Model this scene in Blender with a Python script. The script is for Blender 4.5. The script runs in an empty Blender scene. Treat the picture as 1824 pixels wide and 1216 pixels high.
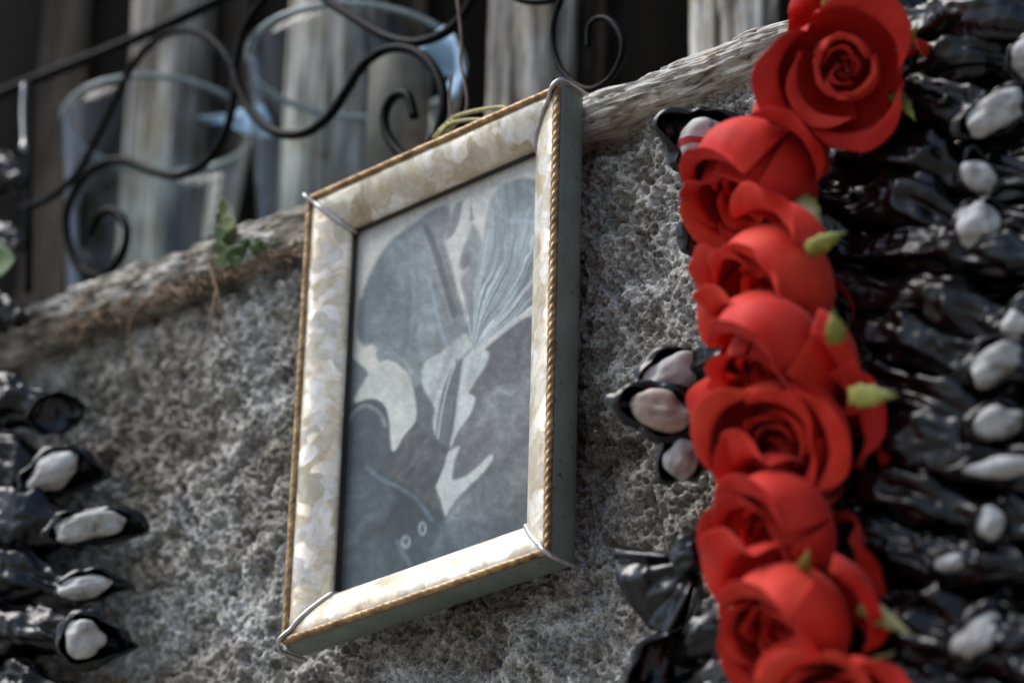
import bpy, math, random
import numpy as np
from mathutils import Vector, Matrix

# ------------------------------------------------------------------ camera, sky, sun, exposure
scene = bpy.context.scene
COL = scene.collection
# World axes: X along the wall, Y into the wall, Z up.  Metres.  Frame centre at the origin.
CAM_R = np.array([[0.73871381, 0.67357003, 0.02460348],
                  [-0.29029291, 0.35088779, -0.89028522],
                  [-0.6083025, 0.65052377, 0.45473826]])      # rows: right, down, forward
CAM_C = np.array([0.96429532, -0.97562098, -0.68774743])
FPX = 6376.0                                                   # focal length for an 1824 px wide picture
cam_data = bpy.data.cameras.new("camera")
cam_data.sensor_width = 36.0
cam_data.lens = 36.0 * FPX / 1824.0
cam_data.clip_start = 0.05
cam_data.clip_end = 3000.0
cam_data.dof.use_dof = True
cam_data.dof.focus_distance = 1.488
cam_data.dof.aperture_fstop = 6.6
cam = bpy.data.objects.new("camera", cam_data)
COL.objects.link(cam)
M = Matrix.Identity(4)
for r in range(3):
    M[r][0] = CAM_R[0][r]; M[r][1] = -CAM_R[1][r]; M[r][2] = -CAM_R[2][r]; M[r][3] = CAM_C[r]
cam.matrix_world = M
scene.camera = cam

SUN_DIR = Vector((-0.38, -0.40, 0.83)).normalized()            # towards the sun
elev = math.asin(SUN_DIR.z)
world = bpy.data.worlds.new("World")
scene.world = world
world.use_nodes = True
wn = world.node_tree
wn.nodes.clear()
sky = wn.nodes.new("ShaderNodeTexSky")
sky.sky_type = 'NISHITA'
sky.sun_disc = False
sky.sun_elevation = elev
sky.sun_rotation = math.atan2(SUN_DIR.x, SUN_DIR.y)
sky.air_density = 1.0
sky.dust_density = 2.0
sky.ozone_density = 1.0
bgn = wn.nodes.new("ShaderNodeBackground")
bgn.inputs["Strength"].default_value = 0.075
won = wn.nodes.new("ShaderNodeOutputWorld")
wn.links.new(sky.outputs[0], bgn.inputs[0])
wn.links.new(bgn.outputs[0], won.inputs[0])

sun_data = bpy.data.lights.new("sun", 'SUN')
sun_data.energy = 1.5
sun_data.angle = math.radians(40.0)
sun_data.color = (1.0, 0.985, 0.965)
sun = bpy.data.objects.new("sun", sun_data)
COL.objects.link(sun)
sun.rotation_euler = SUN_DIR.to_track_quat('Z', 'Y').to_euler()
sun.location = (-1.5, -1.2, 1.5)

scene.view_settings.view_transform = 'Standard'
scene.view_settings.look = 'None'
scene.view_settings.gamma = 1.0
scene.view_settings.exposure = 1.1
scene.view_settings.use_curve_mapping = False
scene.cycles.max_bounces = 10
scene.cycles.transparent_max_bounces = 16
scene.cycles.caustics_reflective = False
scene.cycles.caustics_refractive = False

# ------------------------------------------------------------------ helpers
def at(px, py, Y):
    """world point on the plane Y = const that the photograph shows at pixel (px, py)"""
    d = CAM_R.T @ np.array([(px - 912.0) / FPX, (py - 608.0) / FPX, 1.0])
    s = (Y - CAM_C[1]) / d[1]
    return CAM_C + s * d

def depth(p):
    return float(CAM_R[2] @ (np.asarray(p) - CAM_C))

def pxm(p):
    """metres per photograph pixel at point p"""
    return depth(p) / FPX

RIGHT = CAM_R[0]; UPV = -CAM_R[1]; TOCAM = -CAM_R[2]

def hash01(*ints, seed=0):
    h = np.uint32(seed * 374761393 + 668265263) * np.ones_like(np.asarray(ints[0]), dtype=np.uint32)
    for k, i in enumerate(ints):
        i = np.asarray(i).astype(np.int64).astype(np.uint32)
        h = h ^ (i * np.uint32([0x9E3779B1, 0x85EBCA77, 0xC2B2AE3D][k]))
        h = (h ^ (h >> np.uint32(15))) * np.uint32(0x2C1B3C6D)
        h = (h ^ (h >> np.uint32(12))) * np.uint32(0x297A2D39)
    h = h ^ (h >> np.uint32(15))
    return h.astype(np.float64) / 4294967295.0

def fade(t):
    return t * t * t * (t * (t * 6 - 15) + 10)

def perlin2(x, y, seed=0):
    xi = np.floor(x); yi = np.floor(y); xf = x - xi; yf = y - yi
    u = fade(xf); v = fade(yf)
    def g(ox, oy):
        a = hash01(xi + ox, yi + oy, seed=seed) * 2 * np.pi
        return np.cos(a) * (xf - ox) + np.sin(a) * (yf - oy)
    a = g(0, 0) * (1 - u) + g(1, 0) * u
    b = g(0, 1) * (1 - u) + g(1, 1) * u
    return (a * (1 - v) + b * v) * 1.5

def vnoise3(x, y, z, seed=0):
    xi = np.floor(x); yi = np.floor(y); zi = np.floor(z)
    u = fade(x - xi); v = fade(y - yi); w = fade(z - zi)
    def g(a, b, c):
        return hash01(xi + a, yi + b, zi + c, seed=seed)
    def pl(c):
        p = g(0, 0, c) * (1 - u) + g(1, 0, c) * u
        q = g(0, 1, c) * (1 - u) + g(1, 1, c) * u
        return p * (1 - v) + q * v
    return (pl(0) * (1 - w) + pl(1) * w) * 2 - 1

def fbm2(x, y, oct=4, seed=0, gain=0.5):
    s = 0; a = 1.0
    for k in range(oct):
        s = s + a * perlin2(x * 2 ** k, y * 2 ** k, seed + k * 17)
        a *= gain
    return s

def worley2(x, y, seed=0, jitter=0.95):
    xi = np.floor(x); yi = np.floor(y)
    f1 = np.full(x.shape, 9.0); f2 = np.full(x.shape, 9.0); idv = np.zeros(x.shape)
    for ox in (-1, 0, 1):
        for oy in (-1, 0, 1):
            cx = xi + ox; cy = yi + oy
            px = cx + 0.5 + jitter * (hash01(cx, cy, seed=seed) - 0.5)
            py = cy + 0.5 + jitter * (hash01(cx, cy, seed=seed + 5) - 0.5)
            d = np.hypot(px - x, py - y)
            nearer = d < f1
            f2 = np.where(nearer, f1, np.minimum(f2, d))
            idv = np.where(nearer, hash01(cx, cy, seed=seed + 9), idv)
            f1 = np.where(nearer, d, f1)
    return f1, f2, idv

def sstep(a, b, x):
    t = np.clip((x - a) / (b - a), 0, 1)
    return t * t * (3 - 2 * t)

def new_mesh(name, V, F, smooth=True):
    V = np.asarray(V, dtype=np.float32).reshape(-1, 3)
    me = bpy.data.meshes.new(name)
    if isinstance(F, np.ndarray) and F.ndim == 2:
        n, k = F.shape
        me.vertices.add(len(V)); me.vertices.foreach_set("co", V.ravel())
        me.loops.add(n * k); me.loops.foreach_set("vertex_index", F.astype(np.int32).ravel())
        me.polygons.add(n)
        me.polygons.foreach_set("loop_start", np.arange(0, n * k, k, dtype=np.int32))
        me.update(calc_edges=True)
        me.validate()
    else:
        me.from_pydata([tuple(map(float, v)) for v in V], [], F)
        me.update()
    if smooth:
        me.polygons.foreach_set("use_smooth", np.ones(len(me.polygons), dtype=bool))
    return me

ROOT = {}
def link(name, V, F, mat, parent=None, smooth=True, loc=None):
    """one mesh object from world-space vertices"""
    V = np.asarray(V, dtype=np.float64).reshape(-1, 3)
    if parent is not None:
        off = ROOT[parent.name]
    else:
        off = np.array(loc if loc is not None else V.mean(0))
    me = new_mesh(name, V - off, F, smooth)
    if mat: me.materials.append(mat)
    o = bpy.data.objects.new(name, me)
    COL.objects.link(o)
    ROOT[o.name] = off
    if parent is None: o.location = off
    else: o.parent = parent
    return o

def thing(name, label, cat, loc, group=None):
    o = bpy.data.objects.new(name, None)
    COL.objects.link(o)
    o.empty_display_size = 0.02
    o.location = loc
    ROOT[o.name] = np.array(loc, dtype=float)
    return tag(o, label, cat, group)

def tag(o, label=None, cat=None, group=None, kind=None):
    if label: o["label"] = label
    if cat: o["category"] = cat
    if group: o["group"] = group
    if kind: o["kind"] = kind
    return o

def grid_faces(n, m, wrap_m=False):
    i = np.arange(n - 1)[:, None]
    j = np.arange(m if wrap_m else m - 1)[None, :]
    j2 = (j + 1) % m
    return np.stack([i * m + j, i * m + j2, (i + 1) * m + j2, (i + 1) * m + j], -1).reshape(-1, 4)

def spline(pts, n):
    """Catmull-Rom through pts, n samples"""
    P = np.asarray(pts, float)
    P = np.vstack([2 * P[0] - P[1], P, 2 * P[-1] - P[-2]])
    k = len(P) - 3
    t = np.linspace(0, k, n)
    i = np.minimum(t.astype(int), k - 1); f = (t - i)[:, None]
    p0, p1, p2, p3 = P[i], P[i + 1], P[i + 2], P[i + 3]
    return 0.5 * (2 * p1 + (p2 - p0) * f + (2 * p0 - 5 * p1 + 4 * p2 - p3) * f ** 2 + (3 * p1 - p0 - 3 * p2 + p3) * f ** 3)

def frames(path):
    T = np.gradient(path, axis=0)
    T /= np.linalg.norm(T, axis=1)[:, None] + 1e-12
    a = np.array([0, 0, 1.0]) if abs(T[0][2]) < 0.9 else np.array([1.0, 0, 0])
    n = np.cross(T[0], a); n /= np.linalg.norm(n)
    N = [n]
    for k in range(1, len(path)):
        n = n - T[k] * (n @ T[k]); n /= np.linalg.norm(n) + 1e-12
        N.append(n)
    N = np.array(N)
    return T, N, np.cross(T, N)

def tube(path, rad, seg=10, cap=True, lobes=0, twist=0.0, lobe_amp=0.0):
    path = np.asarray(path, float); n = len(path)
    rad = np.broadcast_to(np.asarray(rad, float), (n,))
    T, N, B = frames(path)
    th = np.linspace(0, 2 * np.pi, seg, endpoint=False)
    L = np.concatenate([[0], np.cumsum(np.linalg.norm(np.diff(path, axis=0), axis=1))])
    rr = np.ones((n, seg))
    if lobes:
        rr = 1 + lobe_amp * (np.abs(np.cos(0.5 * lobes * (th[None] - twist * L[:, None]))) - 0.6)
    V = path[:, None] + rad[:, None, None] * rr[..., None] * (np.cos(th)[None, :, None] * N[:, None] + np.sin(th)[None, :, None] * B[:, None])
    V = V.reshape(-1, 3)
    F = [tuple(f) for f in grid_faces(n, seg, True)]
    if cap:
        F.append(tuple(range(seg))[::-1]); F.append(tuple(range((n - 1) * seg, n * seg)))
    return V, F

def merge(*vf):
    V = []; F = []; o = 0
    for v, f in vf:
        V.append(np.asarray(v).reshape(-1, 3))
        F += [tuple(int(i) + o for i in q) for q in f]
        o += len(V[-1])
    return np.vstack(V), F

# ------------------------------------------------------------------ materials
def mat(name):
    m = bpy.data.materials.new(name)
    m.use_nodes = True
    nt = m.node_tree
    p = nt.nodes["Principled BSDF"]
    return m, nt, p

def nd(nt, kind, **kw):
    n = nt.nodes.new(kind)
    for k, v in kw.items():
        if k in n.inputs: n.inputs[k].default_value = v
        else: setattr(n, k, v)
    return n

def coords(nt, scale=(1, 1, 1), rnd=True):
    tc = nd(nt, "ShaderNodeTexCoord")
    mp = nd(nt, "ShaderNodeMapping")
    mp.inputs["Scale"].default_value = scale
    nt.links.new(tc.outputs["Object"], mp.inputs["Vector"])
    if rnd:
        oi = nd(nt, "ShaderNodeObjectInfo")
        vm = nd(nt, "ShaderNodeVectorMath", operation='SCALE')
        vm.inputs[0].default_value = (3.1, 5.7, 4.3)
        nt.links.new(oi.outputs["Random"], vm.inputs["Scale"])
        nt.links.new(vm.outputs[0], mp.inputs["Location"])
    return mp.outputs[0]

def ramp(nt, src, stops):
    r = nd(nt, "ShaderNodeValToRGB")
    el = r.color_ramp.elements
    while len(el) < len(stops): el.new(0.5)
    for e, (p, c) in zip(el, stops):
        e.position = p
        e.color = (*c, 1) if len(c) == 3 else c
    nt.links.new(src, r.inputs[0])
    return r.outputs[0]

def g3(v): return (v, v, v)

def mix(nt, fac, a, b, mode='MIX'):
    m = nd(nt, "ShaderNodeMix", data_type='RGBA', blend_type=mode)
    for s, v in ((0, fac), (6, a), (7, b)):
        if hasattr(v, "links"): nt.links.new(v, m.inputs[s])
        else: m.inputs[s].default_value = v if not isinstance(v, tuple) or len(v) == 4 else (*v, 1)
    return m.outputs[2]

def bump(nt, p, src, strength, dist):
    b = nd(nt, "ShaderNodeBump")
    b.inputs["Strength"].default_value = strength
    b.inputs["Distance"].default_value = dist
    nt.links.new(src, b.inputs["Height"])
    nt.links.new(b.outputs[0], p.inputs["Normal"])
    return b

def noise(nt, vec, scale, detail=4, rough=0.55, dist=0.0):
    n = nd(nt, "ShaderNodeTexNoise")
    n.inputs["Scale"].default_value = scale
    n.inputs["Detail"].default_value = detail
    n.inputs["Roughness"].default_value = rough
    n.inputs["Distortion"].default_value = dist
    nt.links.new(vec, n.inputs["Vector"])
    return n.outputs["Fac"]

def make_wall_mat():
    m, nt, p = mat("rough_render")
    v = coords(nt, rnd=False)
    big = noise(nt, v, 9, 4, 0.6)
    mid = noise(nt, v, 70, 5, 0.65)
    fine = noise(nt, v, 560, 4, 0.7)
    c1 = ramp(nt, mid, [(0.30, (0.15, 0.141, 0.122)), (0.5, (0.46, 0.445, 0.415)), (0.68, (0.74, 0.73, 0.70))])
    c2 = ramp(nt, big, [(0.36, (0.40, 0.35, 0.28)), (0.48, (0.80, 0.77, 0.72)), (0.60, (1.10, 1.11, 1.12))])
    c3 = ramp(nt, fine, [(0.32, g3(0.34)), (0.50, g3(0.92)), (0.68, g3(1.45))])
    c = mix(nt, 1.0, c1, c2, 'MULTIPLY')
    c = mix(nt, 1.0, c, c3, 'MULTIPLY')
    grains = ramp(nt, noise(nt, v, 260, 2, 0.5), [(0.70, g3(0)), (0.74, g3(1))])
    c = mix(nt, grains, c, (0.62, 0.58, 0.50))
    rust = ramp(nt, noise(nt, v, 130, 3, 0.6), [(0.72, g3(0)), (0.78, g3(0.8))])
    c = mix(nt, rust, c, (0.30, 0.19, 0.10))
    nt.links.new(c, p.inputs["Base Color"])
    p.inputs["Roughness"].default_value = 0.88
    p.inputs["Specular IOR Level"].default_value = 0.35
    bump(nt, p, fine, 1.0, 0.0016)
    return m

def make_wood_mat(name, axis, stops, bscale=1.0, lo=0.25, sa=330, sb=90, stretch=0.07, hi=1.0):
    m, nt, p = mat(name)
    sc = [1, 1, 1]; sc[axis] = stretch
    v = coords(nt, tuple(sc), rnd=True)
    a = noise(nt, v, sa, 5, 0.62, 0.4)
    b = noise(nt, v, sb, 4, 0.6, 0.3)
    v2 = coords(nt, rnd=True)
    d = noise(nt, v2, 38, 4, 0.6)
    c1 = ramp(nt, a, stops)
    c2 = ramp(nt, b, [(0.36, g3(lo)), (0.5, g3(0.95)), (0.62, g3(1.2))])
    c3 = ramp(nt, d, [(0.35, (0.75 * hi, 0.67 * hi, 0.56 * hi)), (0.55, g3(hi))])
    c = mix(nt, 1.0, c1, c2, 'MULTIPLY')
    c = mix(nt, 1.0, c, c3, 'MULTIPLY')
    nt.links.new(c, p.inputs["Base Color"])
    p.inputs["Roughness"].default_value = 0.9
    p.inputs["Specular IOR Level"].default_value = 0.08
    bump(nt, p, a, 0.7, 0.0012 * bscale)
    return m

def make_pearl_mat():
    m, nt, p = mat("mother_of_pearl_celluloid")
    v = coords(nt, rnd=True)
    ns = nd(nt, "ShaderNodeTexNoise"); ns.inputs["Scale"].default_value = 60; ns.inputs["Detail"].default_value = 2
    nt.links.new(v, ns.inputs["Vector"])
    sub = nd(nt, "ShaderNodeVectorMath", operation='SUBTRACT'); sub.inputs[1].default_value = (0.5, 0.5, 0.5)
    nt.links.new(ns.outputs["Color"], sub.inputs[0])
    scl = nd(nt, "ShaderNodeVectorMath", operation='SCALE'); scl.inputs["Scale"].default_value = 0.026
    nt.links.new(sub.outputs[0], scl.inputs[0])
    add = nd(nt, "ShaderNodeVectorMath", operation='ADD')
    nt.links.new(v, add.inputs[0]); nt.links.new(scl.outputs[0], add.inputs[1])
    vo = nd(nt, "ShaderNodeTexVoronoi", feature='SMOOTH_F1'); vo.inputs["Scale"].default_value = 112; vo.inputs["Smoothness"].default_value = 0.28
    nt.links.new(add.outputs[0], vo.inputs["Vector"])
    ve = nd(nt, "ShaderNodeTexVoronoi", feature='DISTANCE_TO_EDGE'); ve.inputs["Scale"].default_value = 112
    nt.links.new(add.outputs[0], ve.inputs["Vector"])
    vs = nd(nt, "ShaderNodeTexVoronoi", feature='F1'); vs.inputs["Scale"].default_value = 330
    nt.links.new(add.outputs[0], vs.inputs["Vector"])
    sep = nd(nt, "ShaderNodeSeparateColor"); nt.links.new(vo.outputs["Color"], sep.inputs[0])
    soft = noise(nt, add.outputs[0], 190, 2, 0.6, 0.8)
    # body colour: tan celluloid with paler pearl flakes
    flake = ramp(nt, sep.outputs[0], [(0.15, (0.63, 0.565, 0.44)), (0.5, (0.78, 0.735, 0.64)), (0.9, (0.88, 0.87, 0.83))])
    sw = ramp(nt, soft, [(0.38, (0.88, 0.82, 0.70)), (0.62, (1.04, 1.04, 1.04))])
    c = mix(nt, 1.0, flake, sw, 'MULTIPLY')
    edge = ramp(nt, ve.outputs["Distance"], [(0.0, (0.80, 0.72, 0.58)), (0.16, (1, 1, 1))])
    c = mix(nt, 0.35, c, edge, 'MULTIPLY')
    dirt = ramp(nt, noise(nt, v, 60, 5, 0.7), [(0.30, (0.50, 0.38, 0.22)), (0.43, (1, 1, 1))])
    c = mix(nt, 0.4, c, dirt, 'MULTIPLY')
    speck = ramp(nt, noise(nt, v, 520, 3, 0.5), [(0.70, (1, 1, 1)), (0.76, (0.25, 0.18, 0.1))])
    c = mix(nt, 0.8, c, speck, 'MULTIPLY')
    nt.links.new(c, p.inputs["Base Color"])
    # flakes lie at different tilts inside the sheet
    s2 = nd(nt, "ShaderNodeVectorMath", operation='SUBTRACT'); s2.inputs[1].default_value = (0.5, 0.5, 0.5)
    nt.links.new(vo.outputs["Color"], s2.inputs[0])
    s2b = nd(nt, "ShaderNodeVectorMath", operation='SUBTRACT'); s2b.inputs[1].default_value = (0.5, 0.5, 0.5)
    nt.links.new(vs.outputs["Color"], s2b.inputs[0])
    k1 = nd(nt, "ShaderNodeVectorMath", operation='SCALE'); k1.inputs["Scale"].default_value = 0.32
    nt.links.new(s2.outputs[0], k1.inputs[0])
    k2 = nd(nt, "ShaderNodeVectorMath", operation='SCALE'); k2.inputs["Scale"].default_value = 0.05
    nt.links.new(s2b.outputs[0], k2.inputs[0])
    geo = nd(nt, "ShaderNodeNewGeometry")
    a1 = nd(nt, "ShaderNodeVectorMath", operation='ADD')
    nt.links.new(geo.outputs["Normal"], a1.inputs[0]); nt.links.new(k1.outputs[0], a1.inputs[1])
    a2 = nd(nt, "ShaderNodeVectorMath", operation='ADD')
    nt.links.new(a1.outputs[0], a2.inputs[0]); nt.links.new(k2.outputs[0], a2.inputs[1])
    nm = nd(nt, "ShaderNodeVectorMath", operation='NORMALIZE'); nt.links.new(a2.outputs[0], nm.inputs[0])
    nt.links.new(nm.outputs[0], p.inputs["Normal"])
    mt = nd(nt, "ShaderNodeMapRange"); mt.inputs["To Min"].default_value = 0.05; mt.inputs["To Max"].default_value = 0.34
    nt.links.new(sep.outputs[1], mt.inputs["Value"])
    nt.links.new(mt.outputs[0], p.inputs["Metallic"])
    p.inputs["Roughness"].default_value = 0.44
    p.inputs["Coat Weight"].default_value = 0.22
    p.inputs["Coat Roughness"].default_value = 0.16
    return m

def simple(name, col, rough=0.5, metal=0.0, var=0.25, scale=60, bumpd=0.0, spec=0.5, dark=None):
    m, nt, p = mat(name)
    v = coords(nt)
    n = noise(nt, v, scale, 4, 0.6)
    lo = dark if dark else tuple(c * (1 - var) for c in col)
    hi = tuple(min(1, c * (1 + var)) for c in col)
    nt.links.new(ramp(nt, n, [(0.35, lo), (0.65, hi)]), p.inputs["Base Color"])
    p.inputs["Roughness"].default_value = rough
    p.inputs["Metallic"].default_value = metal
    p.inputs["Specular IOR Level"].default_value = spec
    if bumpd: bump(nt, p, n, 0.6, bumpd)
    return m

def make_rope_mat():
    m, nt, p = mat("old_gilt_cord")
    v = coords(nt)
    n = noise(nt, v, 160, 4, 0.65)
    nt.links.new(ramp(nt, n, [(0.30, (0.12, 0.062, 0.024)), (0.5, (0.36, 0.215, 0.090)), (0.72, (0.60, 0.43, 0.22))]), p.inputs["Base Color"])
    p.inputs["Metallic"].default_value = 0.35
    p.inputs["Roughness"].default_value = 0.36
    bump(nt, p, noise(nt, v, 900, 3, 0.6), 0.4, 0.0004)
    return m

def make_side_mat():
    m, nt, p = mat("grey_green_painted_side")
    v = coords(nt)
    n = noise(nt, v, 55, 4, 0.6)
    base = ramp(nt, n, [(0.3, (0.125, 0.150, 0.122)), (0.7, (0.195, 0.222, 0.182))])
    sp = ramp(nt, noise(nt, v, 330, 3, 0.55), [(0.64, (1, 1, 1)), (0.71, (0.22, 0.20, 0.17))])
    nt.links.new(mix(nt, 1.0, base, sp, 'MULTIPLY'), p.inputs["Base Color"])
    p.inputs["Roughness"].default_value = 0.42
    return m

def make_plastic_mat():
    m, nt, p = mat("black_plastic_film")
    v = coords(nt)
    n = noise(nt, v, 75, 4, 0.6, 1.2)
    d = ramp(nt, noise(nt, v, 40, 4, 0.65), [(0.50, (0.003, 0.003, 0.0035)), (0.80, (0.010, 0.0095, 0.009))])
    nt.links.new(d, p.inputs["Base Color"])
    p.inputs["Roughness"].default_value = 0.22
    p.inputs["Specular IOR Level"].default_value = 0.48
    bump(nt, p, n, 0.25, 0.002)
    return m

def make_petal_mat():
    m, nt, p = mat("red_rose_fabric")
    v = coords(nt)
    n = noise(nt, v, 45, 3, 0.55)
    c = ramp(nt, n, [(0.3, (0.60, 0.020, 0.014)), (0.7, (0.78, 0.052, 0.034))])
    oi = nd(nt, "ShaderNodeObjectInfo")
    tint = ramp(nt, oi.outputs["Random"], [(0.0, (0.80, 0.70, 0.75)), (0.5, (1, 1, 1)), (1.0, (1.08, 1.5, 1.2))])
    c = mix(nt, 1.0, c, tint, 'MULTIPLY')
    fade_ = ramp(nt, noise(nt, v, 120, 5, 0.7), [(0.35, (0.86, 0.8, 0.8)), (0.62, (1.0, 1.0, 1.0)), (0.80, (1.06, 1.5, 1.4))])
    c = mix(nt, 0.8, c, fade_, 'MULTIPLY')
    nt.links.new(c, p.inputs["Base Color"])
    p.inputs["Roughness"].default_value = 0.62
    p.inputs["Specular IOR Level"].default_value = 0.15
    p.inputs["Sheen Weight"].default_value = 0.18
    p.inputs["Sheen Roughness"].default_value = 0.4
    p.inputs["Sheen Tint"].default_value = (1.0, 0.55, 0.55, 1)
    w = noise(nt, v, 1600, 2, 0.5)
    bump(nt, p, w, 0.35, 0.0004)
    return m

def make_leaf_mat(name, a, b, tip):
    m, nt, p = mat(name)
    v = coords(nt)
    n = noise(nt, v, 130, 3, 0.6)
    nt.links.new(ramp(nt, n, [(0.3, a), (0.6, b), (0.78, tip)]), p.inputs["Base Color"])
    p.inputs["Roughness"].default_value = 0.55
    p.inputs["Specular IOR Level"].default_value = 0.35
    return m

def make_clear_mat(name, tint, dust, rough=0.02, ior=1.5):
    """clear glass: fresnel reflection over straight transmission, with a thin film of dust"""
    m = bpy.data.materials.new(name); m.use_nodes = True
    nt = m.node_tree; nt.nodes.clear()
    out = nd(nt, "ShaderNodeOutputMaterial")
    tr = nd(nt, "ShaderNodeBsdfTransparent"); tr.inputs[0].default_value = (*tint, 1)
    gl = nd(nt, "ShaderNodeBsdfGlossy"); gl.inputs["Roughness"].default_value = rough
    ge = nd(nt, "ShaderNodeNewGeometry")
    dt = nd(nt, "ShaderNodeVectorMath", operation='DOT_PRODUCT')
    nt.links.new(ge.outputs["Incoming"], dt.inputs[0]); nt.links.new(ge.outputs["Normal"], dt.inputs[1])
    ab = nd(nt, "ShaderNodeMath", operation='ABSOLUTE'); nt.links.new(dt.outputs["Value"], ab.inputs[0])
    om = nd(nt, "ShaderNodeMath", operation='SUBTRACT'); om.inputs[0].default_value = 1.0; nt.links.new(ab.outputs[0], om.inputs[1])
    pw = nd(nt, "ShaderNodeMath", operation='POWER'); pw.inputs[1].default_value = 5.0; nt.links.new(om.outputs[0], pw.inputs[0])
    fr = nd(nt, "ShaderNodeMath", operation='MULTIPLY_ADD'); fr.inputs[1].default_value = 0.96; fr.inputs[2].default_value = ((ior - 1) / (ior + 1)) ** 2
    nt.links.new(pw.outputs[0], fr.inputs[0])
    m1 = nd(nt, "ShaderNodeMixShader")
    nt.links.new(fr.outputs[0], m1.inputs[0]); nt.links.new(tr.outputs[0], m1.inputs[1]); nt.links.new(gl.outputs[0], m1.inputs[2])
    df = nd(nt, "ShaderNodeBsdfDiffuse"); df.inputs[0].default_value = (0.62, 0.62, 0.58, 1)
    v = coords(nt)
    f = ramp(nt, noise(nt, v, 34, 6, 0.7, 0.5), [(0.38, g3(dust * 0.25)), (0.7, g3(dust * 1.6))])
    m2 = nd(nt, "ShaderNodeMixShader")
    nt.links.new(f, m2.inputs[0]); nt.links.new(m1.outputs[0], m2.inputs[1]); nt.links.new(df.outputs[0], m2.inputs[2])
    nt.links.new(m2.outputs[0], out.inputs[0])
    return m

def make_print_mat():
    m, nt, p = mat("faded_photographic_print")
    at_ = nd(nt, "ShaderNodeAttribute"); at_.attribute_name = "print"
    v = coords(nt)
    gr = ramp(nt, noise(nt, v, 900, 3, 0.6), [(0.25, g3(0.93)), (0.75, g3(1.05))])
    nt.links.new(mix(nt, 1.0, at_.outputs["Color"], gr, 'MULTIPLY'), p.inputs["Base Color"])
    p.inputs["Roughness"].default_value = 0.5
    p.inputs["Specular IOR Level"].default_value = 0.3
    return m

def make_mask_mat():
    m, nt, p = mat("white_plaster")
    v = coords(nt)
    n = noise(nt, v, 95, 6, 0.7)
    nt.links.new(ramp(nt, n, [(0.32, (0.17, 0.15, 0.125)), (0.43, (0.42, 0.405, 0.375)), (0.56, (0.60, 0.595, 0.575)), (0.7, (0.68, 0.68, 0.665))]), p.inputs["Base Color"])
    p.inputs["Roughness"].default_value = 0.6
    bump(nt, p, noise(nt, v, 400, 3, 0.6), 0.25, 0.0006)
    return m

def soil_on(m):
    nt = m.node_tree; p = nt.nodes["Principled BSDF"]
    src = p.inputs["Base Color"].links[0].from_socket
    tc = nd(nt, "ShaderNodeTexCoord"); sx = nd(nt, "ShaderNodeSeparateXYZ"); nt.links.new(tc.outputs["Object"], sx.inputs[0])
    mr = nd(nt, "ShaderNodeMapRange"); mr.inputs["From Min"].default_value = -0.02; mr.inputs["From Max"].default_value = -0.16
    nt.links.new(sx.outputs["X"], mr.inputs["Value"])
    n = ramp(nt, noise(nt, tc.outputs["Object"], 55, 6, 0.7), [(0.42, g3(0)), (0.6, g3(1))])
    ml = nd(nt, "ShaderNodeMath", operation='MULTIPLY'); nt.links.new(mr.outputs[0], ml.inputs[0]); nt.links.new(n, ml.inputs[1])
    c = mix(nt, ml.outputs[0], src, (0.17, 0.145, 0.115))
    nt.links.new(c, p.inputs["Base Color"])
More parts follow.
